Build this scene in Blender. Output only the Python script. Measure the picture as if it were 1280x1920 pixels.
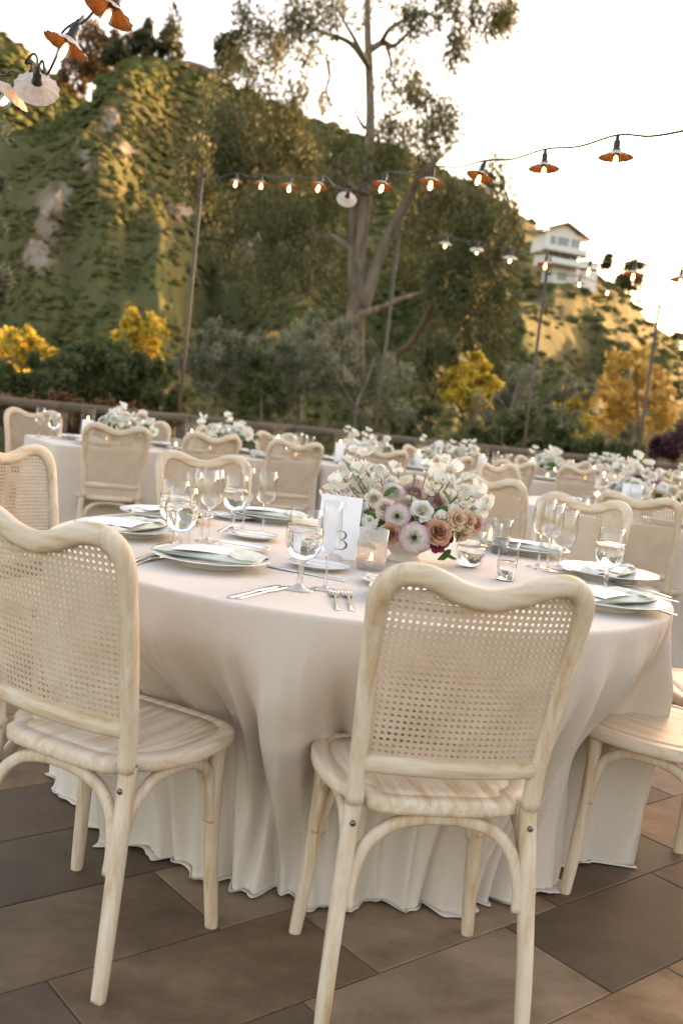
import bpy, math, random
import numpy as np
from mathutils import Vector, Matrix, noise

for o in list(bpy.data.objects):
    bpy.data.objects.remove(o)
scene = bpy.context.scene
C = scene.collection
R = math.radians
PI = math.pi

# ------------------------------------------------------------------ camera
CAM_H = 1.185
PITCH, ROLL, FPX = R(5.9), R(6.45), 1860.0      # focal length in pixels of a 1280 x 1920 frame
cam_d = bpy.data.cameras.new('camera')
cam = bpy.data.objects.new('camera', cam_d)
C.objects.link(cam)
scene.camera = cam
cam_d.sensor_fit = 'VERTICAL'
cam_d.sensor_height = 36.0
cam_d.sensor_width = 24.0
cam_d.lens = 36.0 * FPX / 1920.0
cam_d.clip_start = 0.05
cam_d.clip_end = 6000.0
_f = Vector((0, math.cos(PITCH), -math.sin(PITCH)))
_u = Vector((0, math.sin(PITCH), math.cos(PITCH)))
_r = Vector((1, 0, 0))
_R = _r * math.cos(ROLL) + _u * math.sin(ROLL)
_U = -_r * math.sin(ROLL) + _u * math.cos(ROLL)
cam.matrix_world = Matrix(((_R.x, _U.x, -_f.x, 0), (_R.y, _U.y, -_f.y, 0), (_R.z, _U.z, -_f.z, CAM_H), (0, 0, 0, 1)))
cam_d.dof.use_dof = True
cam_d.dof.focus_distance = 2.55
cam_d.dof.aperture_fstop = 3.5

# ------------------------------------------------------------------ sky, sun, exposure
SUN_AZ, SUN_EL = R(43), R(10)                    # azimuth from the view axis (+y) towards +x
world = bpy.data.worlds.new('World')
scene.world = world
world.use_nodes = True
wn = world.node_tree
sky = wn.nodes.new('ShaderNodeTexSky')
sky.sky_type = 'NISHITA'
sky.sun_disc = False
sky.sun_elevation = SUN_EL
sky.sun_rotation = SUN_AZ
sky.altitude = 100
sky.air_density = 1.0
sky.dust_density = 3.0
sky.ozone_density = 1.0
wn.links.new(sky.outputs[0], wn.nodes['Background'].inputs[0])
wn.nodes['Background'].inputs[1].default_value = 0.15
sun_d = bpy.data.lights.new('sun', 'SUN')
sun_d.energy = 3.0
sun_d.angle = R(0.6)
sun_d.color = (1.0, 0.74, 0.46)
sun = bpy.data.objects.new('sun', sun_d)
C.objects.link(sun)
_sd = Vector((math.sin(SUN_AZ) * math.cos(SUN_EL), math.cos(SUN_AZ) * math.cos(SUN_EL), math.sin(SUN_EL)))
sun.rotation_euler = _sd.to_track_quat('Z', 'Y').to_euler()
sun.location = (40, 20, 20)
vs = scene.view_settings
vs.view_transform = 'Standard'
vs.look = 'None'
vs.gamma = 1.0
vs.exposure = 2.72
vs.use_curve_mapping = False
vs.use_white_balance = True
vs.white_balance_temperature = 8900
vs.white_balance_tint = 24
scene.render.engine = 'CYCLES'
cy = scene.cycles
cy.use_denoising = True
cy.max_bounces = 10
cy.transparent_max_bounces = 24
cy.transmission_bounces = 8
cy.diffuse_bounces = 4
cy.caustics_reflective = False
cy.caustics_refractive = False
cy.sample_clamp_indirect = 6.0


def ray(px, py):
    dx, dy = px - 640.0, 960.0 - py
    d = _f * FPX + _R * dx + _U * dy
    return d / d.y


def spot(px, py, y):                               # a point of the photograph at a known distance
    d = ray(px, py)
    return Vector((d.x * y, y, CAM_H + d.z * y))


def spotz(px, py, z):                              # a point of the photograph at a known height
    d = ray(px, py)
    t = (z - CAM_H) / d.z
    return Vector((d.x * t, t, z))


# ------------------------------------------------------------------ mesh helpers
class MB:
    def __init__(s):
        s.v, s.f, s.sm, s.at = [], [], [], []

    def add(s, v, f, smooth=True, att=None):
        n = len(s.v)
        s.v += [tuple(p) for p in v]
        s.f += [tuple(i + n for i in q) for q in f]
        s.sm += [smooth] * len(f)
        s.at += list(att) if att is not None else [0.0] * len(v)

    def box(s, c, d, rz=0.0, smooth=False):
        x, y, z = d[0] / 2, d[1] / 2, d[2] / 2
        k, l = math.cos(rz), math.sin(rz)
        v = []
        for a in (-1, 1):
            for b in (-1, 1):
                for e in (-1, 1):
                    px, py = a * x, b * y
                    v.append((c[0] + px * k - py * l, c[1] + px * l + py * k, c[2] + e * z))
        s.add(v, [(0, 1, 3, 2), (4, 6, 7, 5), (0, 4, 5, 1), (2, 3, 7, 6), (0, 2, 6, 4), (1, 5, 7, 3)], smooth)

    def prism(s, poly, z0, z1):
        n = len(poly)
        v = [(p[0], p[1], z0) for p in poly] + [(p[0], p[1], z1) for p in poly]
        f = [tuple(range(n - 1, -1, -1)), tuple(range(n, 2 * n))]
        f += [(i, (i + 1) % n, n + (i + 1) % n, n + i) for i in range(n)]
        s.add(v, f, False)

    def sweep(s, path, w, d, n=10, hint=(0, 1, 0), power=2.0, caps=True, att=None):
        path = [Vector(p) for p in path]
        m = len(path)
        W = w if hasattr(w, '__len__') else [w] * m
        D = d if hasattr(d, '__len__') else [d] * m
        h = Vector(hint)
        v = []
        for i, p in enumerate(path):
            t = (path[min(i + 1, m - 1)] - path[max(i - 1, 0)]).normalized()
            b = h - t * h.dot(t)
            if b.length < 1e-5:
                b = t.orthogonal()
            b.normalize()
            a = t.cross(b)
            for k in range(n):
                an = 2 * PI * k / n
                c, q = math.cos(an), math.sin(an)
                e = 2.0 / power
                cx = math.copysign(abs(c) ** e, c) * W[i]
                cyy = math.copysign(abs(q) ** e, q) * D[i]
                v.append(p + a * cx + b * cyy)
        f = [(i * n + k, i * n + (k + 1) % n, (i + 1) * n + (k + 1) % n, (i + 1) * n + k) for i in range(m - 1) for k in range(n)]
        if caps:
            f.append(tuple(range(n - 1, -1, -1)))
            f.append(tuple(range((m - 1) * n, m * n)))
        s.add(v, f, True, None if att is None else [att] * len(v))

    def lathe(s, prof, n=24, c=(0, 0, 0), wave=0.0, nw=8, smooth=True):
        v = []
        for r, z in prof:
            for k in range(n):
                a = 2 * PI * k / n
                q = r * (1 + wave * math.cos(nw * a) * (1 if r > prof[len(prof) // 2][0] * .6 else 0))
                v.append((c[0] + q * math.cos(a), c[1] + q * math.sin(a), c[2] + z))
        f = [(i * n + k, i * n + (k + 1) % n, (i + 1) * n + (k + 1) % n, (i + 1) * n + k) for i in range(len(prof) - 1) for k in range(n)]
        s.add(v, f, smooth)

    def mesh(s, name, m):
        me = bpy.data.meshes.new(name)
        me.from_pydata(s.v, [], s.f)
        me.polygons.foreach_set('use_smooth', s.sm)
        if any(s.at):
            a = me.attributes.new('tone', 'FLOAT', 'POINT')
            a.data.foreach_set('value', s.at)
        me.materials.append(m)
        me.update()
        return me


def np_mesh(name, v, f, m, tone=None, smooth=False):
    me = bpy.data.meshes.new(name)
    nf, k = f.shape
    me.vertices.add(len(v))
    me.vertices.foreach_set('co', np.asarray(v, np.float32).ravel())
    me.loops.add(nf * k)
    me.loops.foreach_set('vertex_index', f.astype(np.int32).ravel())
    me.polygons.add(nf)
    me.polygons.foreach_set('loop_start', np.arange(0, nf * k, k, dtype=np.int32))
    me.polygons.foreach_set('use_smooth', np.full(nf, smooth))
    if tone is not None:
        a = me.attributes.new('tone', 'FLOAT', 'POINT')
        a.data.foreach_set('value', np.asarray(tone, np.float32))
    me.materials.append(m)
    me.update()
    me.validate()
    return me


def smooth_path(pts, k=6):                         # Catmull-Rom through points (of any dimension)
    P = [np.array(p, float) for p in pts]
    P = [2 * P[0] - P[1]] + P + [2 * P[-1] - P[-2]]
    out = []
    for i in range(1, len(P) - 2):
        for j in range(k):
            t = j / k
            a, b, c, d = P[i - 1], P[i], P[i + 1], P[i + 2]
            out.append(.5 * ((2 * b) + (c - a) * t + (2 * a - 5 * b + 4 * c - d) * t * t + (3 * b - a - 3 * c + d) * t ** 3))
    out.append(P[-2])
    return out


def thing(name, label, cat, loc=(0, 0, 0), rz=0.0, group=None, kind=None):
    o = bpy.data.objects.new(name, None)
    o.empty_display_size = .1
    C.objects.link(o)
    o.location = loc
    o.rotation_euler = (0, 0, rz)
    tag(o, label, cat, group, kind)
    return o


def tag(o, label=None, cat=None, group=None, kind=None):
    if label:
        o['label'] = label
    if cat:
        o['category'] = cat
    if group:
        o['group'] = group
    if kind:
        o['kind'] = kind
    return o


def part(name, me, parent=None, loc=(0, 0, 0), rot=(0, 0, 0), sc=1.0, label=None, kind=None):
    o = bpy.data.objects.new(name, me)
    C.objects.link(o)
    o.parent = parent
    o.location = loc
    o.rotation_euler = rot
    o.scale = (sc, sc, sc) if not hasattr(sc, '__len__') else sc
    if label:
        o['label'] = label
    if kind:
        o['kind'] = kind
    return o


def single(name, me, label, cat, loc=(0, 0, 0), rot=(0, 0, 0), group=None, sc=1.0, kind=None):
    o = part(name, me, None, loc, rot, sc)
    return tag(o, label, cat, group, kind)


# ------------------------------------------------------------------ materials
def mat(name, col=(.5, .5, .5), rough=.6, metal=0.0, spec=.5):
    m = bpy.data.materials.new(name)
    m.use_nodes = True
    b = m.node_tree.nodes['Principled BSDF']
    b.inputs['Base Color'].default_value = (*col, 1)
    b.inputs['Roughness'].default_value = rough
    b.inputs['Metallic'].default_value = metal
    b.inputs['Specular IOR Level'].default_value = spec
    return m


def nn(m, t, **kw):
    n = m.node_tree.nodes.new(t)
    for k, v in kw.items():
        setattr(n, k, v)
    return n


def lk(m, a, b):
    m.node_tree.links.new(a, b)


def coords(m, kind='Object', scale=(1, 1, 1)):
    mp = nn(m, 'ShaderNodeMapping')
    mp.inputs['Scale'].default_value = scale
    if kind == 'World':
        lk(m, nn(m, 'ShaderNodeNewGeometry').outputs['Position'], mp.inputs['Vector'])
    else:
        lk(m, nn(m, 'ShaderNodeTexCoord').outputs[kind], mp.inputs['Vector'])
    return mp.outputs['Vector']


def noise_tex(m, vec, scale=5, detail=4, rough=.55, dist=0.0):
    n = nn(m, 'ShaderNodeTexNoise')
    n.inputs['Scale'].default_value = scale
    n.inputs['Detail'].default_value = detail
    n.inputs['Roughness'].default_value = rough
    n.inputs['Distortion'].default_value = dist
    lk(m, vec, n.inputs['Vector'])
    return n.outputs['Fac']


def ramp(m, fac, stops):
    r = nn(m, 'ShaderNodeValToRGB')
    e = r.color_ramp.elements
    while len(e) < len(stops):
        e.new(.5)
    for q, (p, c) in zip(e, stops):
        q.position = p
        q.color = (*c, 1)
    lk(m, fac, r.inputs['Fac'])
    return r.outputs['Color']


def mixc(m, fac, a, b, mode='MIX'):
    x = nn(m, 'ShaderNodeMix', data_type='RGBA', blend_type=mode)
    for sock, val in ((x.inputs['Factor'], fac), (x.inputs['A'], a), (x.inputs['B'], b)):
        if isinstance(val, (int, float)):
            sock.default_value = val
        elif isinstance(val, tuple):
            sock.default_value = (*val, 1)
        else:
            lk(m, val, sock)
    return x.outputs['Result']


def bump(m, h, strength=.3, dist=.01):
    b = nn(m, 'ShaderNodeBump')
    b.inputs['Strength'].default_value = strength
    b.inputs['Distance'].default_value = dist
    lk(m, h, b.inputs['Height'])
    lk(m, b.outputs['Normal'], m.node_tree.nodes['Principled BSDF'].inputs['Normal'])


def base(m, c):
    lk(m, c, m.node_tree.nodes['Principled BSDF'].inputs['Base Color'])


def rough_from(m, fac, lo, hi):
    r = nn(m, 'ShaderNodeMapRange')
    r.inputs['To Min'].default_value = lo
    r.inputs['To Max'].default_value = hi
    lk(m, fac, r.inputs['Value'])
    lk(m, r.outputs['Result'], m.node_tree.nodes['Principled BSDF'].inputs['Roughness'])


def wood_limed(name, sc, k=1.0):
    m = mat(name, rough=.5, spec=.35)
    v = coords(m, 'Object', sc)
    a = noise_tex(m, v, 1.0, 6, .65, .15)
    b = noise_tex(m, coords(m, 'World', (7, 7, 5)), 1.0, 4, .6)
    g = noise_tex(m, coords(m, 'Object', tuple(3.2 * q for q in sc)), 1.0, 4, .7, .3)
    c1 = ramp(m, a, [(.24, (.34 * k, .205 * k, .09 * k)), (.37, (.50 * k, .355 * k, .215 * k)), (.50, (.59 * k, .475 * k, .355 * k)), (.66, (.66 * k, .585 * k, .49 * k))])
    c1 = mixc(m, ramp(m, g, [(.36, (.5, .5, .5)), (.52, (0, 0, 0))]), c1, mixc(m, 1.0, c1, (.84, .74, .60), 'MULTIPLY'))
    c2 = mixc(m, ramp(m, b, [(.45, (0, 0, 0)), (.72, (.7, .7, .7))]), c1, (.61 * k, .52 * k, .415 * k))
    base(m, c2)
    bump(m, a, .25, .0015)
    rough_from(m, a, .42, .62)
    return m


M = {}
M['wood'] = wood_limed('limed_wood', (42, 42, 3.2))
M['wood_rail'] = wood_limed('limed_wood_rail', (4, 42, 42))
M['wood_seat'] = wood_limed('limed_wood_seat', (48, 2.6, 30), 1.0)
m = M['cane'] = mat('cane_webbing', rough=.55, spec=.3)
a = noise_tex(m, coords(m, 'Object', (1, 1, 1)), 14, 3)
base(m, ramp(m, a, [(.3, (.52, .39, .28)), (.7, (.62, .485, .37))]))

m = M['cloth'] = mat('ivory_linen', rough=.9, spec=.15)
v = coords(m, 'Object', (1, 1, 1))
w1 = noise_tex(m, coords(m, 'Object', (700, 700, 90)), 1, 2)
w2 = noise_tex(m, coords(m, 'Object', (1, 1, .45)), 9, 6, .6, .8)
w3 = noise_tex(m, coords(m, 'Object', (90, 90, 700)), 1, 2)
base(m, mixc(m, w2, (.58, .51, .445), (.63, .56, .495)))
ad = nn(m, 'ShaderNodeMath', operation='ADD')
lk(m, w1, ad.inputs[0])
lk(m, w3, ad.inputs[1])
ad2 = nn(m, 'ShaderNodeMath', operation='MULTIPLY_ADD')
lk(m, w2, ad2.inputs[0])
ad2.inputs[1].default_value = 12.0
lk(m, ad.outputs[0], ad2.inputs[2])
bump(m, ad2.outputs[0], .30, .0016)
m.node_tree.nodes['Principled BSDF'].inputs['Sheen Weight'].default_value = .15

m = M['porcelain'] = mat('porcelain', (.74, .73, .69), .18)
m = M['napkin'] = mat('sage_napkin', rough=.95, spec=.1)
a = noise_tex(m, coords(m, 'Object', (400, 400, 400)), 1, 2)
base(m, ramp(m, a, [(.3, (.56, .575, .50)), (.7, (.65, .665, .59))]))
bump(m, a, .3, .001)
M['card'] = mat('white_card', (.76, .76, .79), .7)
M['ink'] = mat('grey_ink', (.13, .13, .12), .8)
M['ink_pale'] = mat('pale_grey_ink', (.45, .45, .46), .8)
m = M['steel'] = mat('steel', (.72, .70, .67), .17, 1.0)
m = M['bolt'] = mat('dark_bolt', (.16, .15, .14), .35, 1.0)
M['wax'] = mat('white_wax', (.82, .80, .76), .5)
M['wax'].node_tree.nodes['Principled BSDF'].inputs['Subsurface Weight'].default_value = .0
M['wax'].node_tree.nodes['Principled BSDF'].inputs['Subsurface Radius'].default_value = (.02, .012, .008)
M['wick'] = mat('wick', (.03, .02, .02), .9)


def emit(name, col, s):
    m = bpy.data.materials.new(name)
    m.use_nodes = True
    b = m.node_tree.nodes['Principled BSDF']
    b.inputs['Base Color'].default_value = (*col, 1)
    b.inputs['Emission Color'].default_value = (*col, 1)
    b.inputs['Emission Strength'].default_value = s
    return m


M['flame'] = emit('candle_flame', (1.0, .50, .14), 7.0)
M['filament'] = emit('bulb_filament', (1.0, .60, .22), 5.0)


def thin_glass(name, tint=(.97, .975, .97), k=1.0, top=.72):
    m = bpy.data.materials.new(name)
    m.use_nodes = True
    nt = m.node_tree
    nt.nodes.clear()
    o = nn(m, 'ShaderNodeOutputMaterial')
    t = nn(m, 'ShaderNodeBsdfTransparent')
    t.inputs['Color'].default_value = (*tint, 1)
    g = nn(m, 'ShaderNodeBsdfGlossy')
    g.inputs['Roughness'].default_value = .015
    lw = nn(m, 'ShaderNodeLayerWeight')
    lw.inputs['Blend'].default_value = .45
    mr = nn(m, 'ShaderNodeMapRange')
    mr.inputs['To Min'].default_value = .05 * k
    mr.inputs['To Max'].default_value = top
    pw = nn(m, 'ShaderNodeMath', operation='POWER')
    pw.inputs[1].default_value = 1.6
    lk(m, lw.outputs['Facing'], pw.inputs[0])
    lk(m, pw.outputs[0], mr.inputs['Value'])
    mx = nn(m, 'ShaderNodeMixShader')
    lk(m, mr.outputs['Result'], mx.inputs[0])
    lk(m, t.outputs[0], mx.inputs[1])
    lk(m, g.outputs[0], mx.inputs[2])
    lk(m, mx.outputs[0], o.inputs['Surface'])
    return m


M['glass'] = thin_glass('thin_clear_glass')
M['cyl_glass'] = thin_glass('clear_cylinder_glass', (1, 1, 1), .6, .38)
M['ribbed'] = thin_glass('ribbed_glass', (.93, .92, .90), 2.0)
m = M['ribbed']
df = nn(m, 'ShaderNodeBsdfDiffuse')
df.inputs['Color'].default_value = (.80, .76, .71, 1)
mx3 = nn(m, 'ShaderNodeMixShader')
mx3.inputs[0].default_value = .16
_mo = [q for q in m.node_tree.nodes if q.type == 'OUTPUT_MATERIAL'][0]
_prev = _mo.inputs['Surface'].links[0].from_socket
lk(m, _prev, mx3.inputs[1])
lk(m, df.outputs[0], mx3.inputs[2])
lk(m, mx3.outputs[0], _mo.inputs['Surface'])
m = M['solid_glass'] = thin_glass('thick_clear_glass', (.96, .96, .955), 2.0)
gl = nn(m, 'ShaderNodeBsdfGlass')
gl.inputs['IOR'].default_value = 1.45
mx2 = nn(m, 'ShaderNodeMixShader')
mx2.inputs[0].default_value = .3
_mo = [q for q in m.node_tree.nodes if q.type == 'OUTPUT_MATERIAL'][0]
_prev = _mo.inputs['Surface'].links[0].from_socket
lk(m, _prev, mx2.inputs[1])
lk(m, gl.outputs[0], mx2.inputs[2])
lk(m, mx2.outputs[0], _mo.inputs['Surface'])
m = M['water'] = mat('water', (1, 1, 1), .0)
m.node_tree.nodes['Principled BSDF'].inputs['Transmission Weight'].default_value = 1.0
m.node_tree.nodes['Principled BSDF'].inputs['IOR'].default_value = 1.33
m = M['frosted'] = mat('frosted_glass', (.92, .90, .87), .35)
m.node_tree.nodes['Principled BSDF'].inputs['Transmission Weight'].default_value = .75
m.node_tree.nodes['Principled BSDF'].inputs['IOR'].default_value = 1.2


def leafy(name, stops, trans=.35, rough=.55):
    m = bpy.data.materials.new(name)
    m.use_nodes = True
    nt = m.node_tree
    b = nt.nodes['Principled BSDF']
    b.inputs['Roughness'].default_value = rough
    b.inputs['Specular IOR Level'].default_value = .3
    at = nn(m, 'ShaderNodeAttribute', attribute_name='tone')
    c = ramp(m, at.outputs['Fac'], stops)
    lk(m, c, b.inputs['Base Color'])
    tr = nn(m, 'ShaderNodeBsdfTranslucent')
    lk(m, c, tr.inputs['Color'])
    mx = nn(m, 'ShaderNodeMixShader')
    mx.inputs[0].default_value = trans
    lk(m, b.outputs[0], mx.inputs[1])
    lk(m, tr.outputs[0], mx.inputs[2])
    lk(m, mx.outputs[0], nt.nodes['Material Output'].inputs['Surface'])
    return m


M['euc'] = leafy('eucalyptus_leaves', [(0, (.042, .052, .020)), (.5, (.086, .100, .037)), (.85, (.15, .14, .058)), (1, (.23, .18, .085))])
M['olive'] = leafy('olive_leaves', [(0, (.085, .095, .055)), (.5, (.165, .175, .11)), (1, (.28, .28, .19))])
M['yellow'] = leafy('yellow_leaves', [(0, (.16, .15, .04)), (.2, (.36, .28, .05)), (.5, (.64, .46, .06)), (1, (.80, .62, .15))], .55)
M['gold'] = leafy('straw_gold_leaves', [(0, (.34, .21, .05)), (.35, (.56, .36, .09)), (1, (.74, .52, .17))], .55)
M['dark_green'] = leafy('dark_green_leaves', [(0, (.04, .056, .02)), (.5, (.082, .105, .038)), (1, (.145, .165, .062))])
M['mid_green'] = leafy('mid_green_leaves', [(0, (.04, .055, .018)), (.5, (.085, .105, .035)), (1, (.15, .16, .06))])
M['bush'] = mat('scrub_bush', rough=.95, spec=.05)
M['scrub'] = leafy('scrub_leaves', [(0, (.036, .045, .015)), (.4, (.080, .088, .028)), (.75, (.145, .125, .048)), (1, (.22, .17, .08))], .25)
M['rust'] = leafy('rust_leaves', [(0, (.05, .035, .015)), (.5, (.10, .05, .022)), (1, (.17, .075, .03))])
M['purple'] = leafy('purple_leaves', [(0, (.04, .018, .022)), (.5, (.10, .04, .05)), (1, (.19, .09, .10))])
M['ridge_leaf'] = leafy('sun_tinted_eucalyptus_leaves', [(0, (.10, .065, .025)), (.5, (.20, .12, .05)), (1, (.34, .20, .09))])  # amber evening sun painted into the leaf colour
M['conifer'] = leafy('conifer_leaves', [(0, (.03, .034, .016)), (.5, (.062, .068, .03)), (1, (.11, .105, .045))])


def bark(name, c1, c2, sc=(3, 3, .8)):
    m = mat(name, rough=.85, spec=.2)
    a = noise_tex(m, coords(m, 'World', sc), 1.6, 5, .6, .5)
    base(m, ramp(m, a, [(.35, c1), (.65, c2)]))
    bump(m, a, .4, .03)
    return m


M['bark_euc'] = bark('eucalyptus_bark', (.13, .10, .07), (.30, .245, .19))
M['bark_brown'] = bark('brown_bark', (.09, .06, .038), (.19, .135, .09))
M['bark_olive'] = bark('olive_bark', (.11, .09, .07), (.24, .20, .16))


def petal_mat(name, stops, trans=.3):
    return leafy(name, stops, trans, .6)


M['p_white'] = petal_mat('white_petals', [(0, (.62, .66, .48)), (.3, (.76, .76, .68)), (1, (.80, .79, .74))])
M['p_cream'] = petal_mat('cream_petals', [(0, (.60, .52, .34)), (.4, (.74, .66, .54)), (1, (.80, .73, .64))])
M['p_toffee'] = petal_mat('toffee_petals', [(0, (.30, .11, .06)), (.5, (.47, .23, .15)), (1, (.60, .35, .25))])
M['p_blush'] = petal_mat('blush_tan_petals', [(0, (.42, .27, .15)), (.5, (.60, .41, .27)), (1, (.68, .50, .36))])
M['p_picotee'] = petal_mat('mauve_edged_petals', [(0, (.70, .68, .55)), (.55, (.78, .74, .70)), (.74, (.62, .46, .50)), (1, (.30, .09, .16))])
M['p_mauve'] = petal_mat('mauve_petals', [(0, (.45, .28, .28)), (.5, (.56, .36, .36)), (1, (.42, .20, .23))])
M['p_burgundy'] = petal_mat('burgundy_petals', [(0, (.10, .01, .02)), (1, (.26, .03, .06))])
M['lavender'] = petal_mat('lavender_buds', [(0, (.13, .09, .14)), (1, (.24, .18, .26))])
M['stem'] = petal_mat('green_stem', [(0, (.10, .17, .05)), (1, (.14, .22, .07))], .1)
M['rose_leaf'] = petal_mat('rose_leaves', [(0, (.04, .10, .02)), (1, (.07, .17, .035))], .25)
M['flower_eye'] = mat('dark_flower_eye', (.02, .016, .02), .8)
m = M['stone'] = mat('pale_pebble', rough=.8)
base(m, ramp(m, noise_tex(m, coords(m), 40, 4), [(.3, (.50, .44, .37)), (.7, (.66, .60, .52))]))
M['compote'] = mat('ivory_ceramic', (.62, .58, .51), .4)

# ================================================================== THE SETTING
# ------------------------------------------------------------------ ground beyond the patio
m = M['ground'] = mat('dry_ground', rough=.95, spec=.1)
a = noise_tex(m, coords(m, 'World', (1, 1, 1)), .35, 6, .6)
b = noise_tex(m, coords(m, 'World', (1, 1, 1)), 3.0, 5, .6)
c1 = ramp(m, a, [(.35, (.10, .075, .045)), (.6, (.085, .09, .035))])
base(m, mixc(m, b, c1, (.14, .10, .065)))
bump(m, b, .5, .1)
GZ = -2.6
FD = Vector((.8783, .4781, 0))                    # direction of the fence
FN = Vector((-.4781, .8783, 0))                   # away from the patio
F0 = Vector((-3.07, 8.67, 0))
mb = MB()
mb.add([(-3000, -3000, GZ), (3000, -3000, GZ), (3000, 3000, GZ), (-3000, 3000, GZ)], [(0, 1, 2, 3)], False)
part('ground', mb.mesh('ground', M['ground']), kind='structure')

# ------------------------------------------------------------------ patio with its tiles
m = M['grout'] = mat('grout', (.10, .085, .07), .9)
m = M['tile'] = mat('stone_tile', rough=.6, spec=.25)
oi = nn(m, 'ShaderNodeObjectInfo')
v = coords(m, 'World', (1, 1, 1))
rot = nn(m, 'ShaderNodeMapping')
rot.inputs['Rotation'].default_value = (0, 0, R(-40))
rot.inputs['Scale'].default_value = (4.2, 5.6, 1)
lk(m, nn(m, 'ShaderNodeNewGeometry').outputs['Position'], rot.inputs['Vector'])
off = nn(m, 'ShaderNodeVectorMath', operation='ADD')
lk(m, rot.outputs[0], off.inputs[0])
sc_ = nn(m, 'ShaderNodeVectorMath', operation='SCALE')
sc_.inputs[0].default_value = (37, 19, 11)
lk(m, oi.outputs['Random'], sc_.inputs['Scale'])
lk(m, sc_.outputs[0], off.inputs[1])
big = noise_tex(m, off.outputs[0], 1.0, 9, .68, .15)
fine = noise_tex(m, v, 38, 8, .78)
dark = ramp(m, big, [(.3, (.058, .040, .027)), (.66, (.145, .099, .066))])
mid = ramp(m, big, [(.32, (.115, .066, .036)), (.50, (.235, .140, .076)), (.66, (.37, .24, .142))])
tan = ramp(m, big, [(.32, (.17, .11, .067)), (.66, (.40, .285, .19))])
k1 = ramp(m, oi.outputs['Random'], [(.22, (0, 0, 0)), (.25, (1, 1, 1))])
k2 = ramp(m, oi.outputs['Random'], [(.68, (0, 0, 0)), (.71, (1, 1, 1))])
cc = mixc(m, k2, mixc(m, k1, dark, mid), tan)
cc = mixc(m, .36, cc, mixc(m, fine, (.03, .019, .012), (.20, .125, .075)), 'MIX')
base(m, cc)
bump(m, fine, .18, .0015)
rough_from(m, big, .48, .72)
E1 = Vector((math.cos(R(40)), math.sin(R(40)), 0))
E2 = Vector((math.sin(R(40)), -math.cos(R(40)), 0))
pf = MB()
pa, pb = F0 + FD * -7 + FN * .12, F0 + FD * 14 + FN * .12
pf.prism([(-9.2, -4), (14, -4), (14, pb.y - 1), (pb.x, pb.y), (pa.x, pa.y)], -.20, -.004)
patio = part('patio_floor', pf.mesh('patio_floor', M['grout']), kind='structure')
W_, L_, G_ = .3075, .612, .0035
tm = MB()
bv = .0025
hx, hy = L_ / 2 - G_ / 2, W_ / 2 - G_ / 2
tm.add([(sx * hx, sy * hy, -.008) for sx, sy in ((-1, -1), (1, -1), (1, 1), (-1, 1))] +
       [(sx * hx, sy * hy, -bv * .6) for sx, sy in ((-1, -1), (1, -1), (1, 1), (-1, 1))] +
       [(sx * (hx - bv), sy * (hy - bv), 0) for sx, sy in ((-1, -1), (1, -1), (1, 1), (-1, 1))],
       [(8, 9, 10, 11)] + [(i, (i + 1) % 4, 4 + (i + 1) % 4, 4 + i) for i in range(4)] + [(4 + i, 4 + (i + 1) % 4, 8 + (i + 1) % 4, 8 + i) for i in range(4)], False)
tile_me = tm.mesh('tile', M['tile'])
cand = []
for r_ in range(-60, 40):
    t0 = -1.420 + r_ * .3075
    s0 = (1.234 if r_ % 2 == 0 else 1.440)
    for k in range(-40, 40):
        p = E1 * (s0 + (k + .5) * .612) + E2 * (t0 + .3075 / 2)
        if -9 < p.x < 13.8 and -3.8 < p.y and (p - F0).dot(FN) < -.02:
            az = math.degrees(math.atan2(p.x, p.y + .55))
            seen = p.y > 1.0 and abs(az) < 24
            cand.append((0 if seen else 1, p.length, p))
cand.sort(key=lambda q: (q[0], q[1]))
TR = R(40)
for q in cand[:300]:
    part('tile', tile_me, patio, (q[2].x, q[2].y, 0), (0, 0, TR))
rest = MB()
for q in cand[300:]:
    x, y = q[2].x, q[2].y
    P4 = [q[2] + E1 * (sx * hx) + E2 * (sy * hy) for sx, sy in ((-1, 1), (1, 1), (1, -1), (-1, -1))]
    rest.add([(p.x, p.y, 0) for p in P4] + [(p.x, p.y, -.008) for p in P4], [(0, 1, 2, 3)] + [(i, 4 + i, 4 + (i + 1) % 4, (i + 1) % 4) for i in range(4)], False)
part('distant_tile', rest.mesh('distant_tile', M['tile']), patio, kind='stuff')

# ------------------------------------------------------------------ hillside
def azel(px, py):
    d = ray(px, py)
    h = math.hypot(d.x, d.y)
    return math.degrees(math.atan2(d.x, d.y)), d.z / h


RIDGE = [(-420, 330), (-200, 300), (0, 255), (100, 235), (165, 196), (200, 135), (250, 104), (300, 108), (350, 124), (420, 150), (500, 187), (600, 226), (705, 264),
         (800, 303), (900, 348), (985, 404), (1060, 474), (1130, 524), (1180, 552), (1220, 604), (1280, 644), (1400, 700)]
ra = np.array([azel(*p) for p in RIDGE])
# off the frame to the right the hill runs on low, then rises into an unseen spur, added to keep the late sun off the patio
ra = np.vstack([[-60, .10], ra, [24, .075], [29, .10], [32.5, .26], [36, .34], [54, .34], [66, .2], [88, .12], [115, .08]])
rd = np.array([[-60, 180], [-20, 210], [-5, 225], [5, 215], [14, 205], [20, 195], [25, 175], [29, 110], [33, 78], [38, 68], [60, 64], [115, 80]])
D0 = 34.0
rs = np.random.RandomState(5)
_wk = [(rs.uniform(.5, 1), rs.uniform(0, 6.28), rs.uniform(0, 6.28)) for _ in range(40)]


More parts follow.
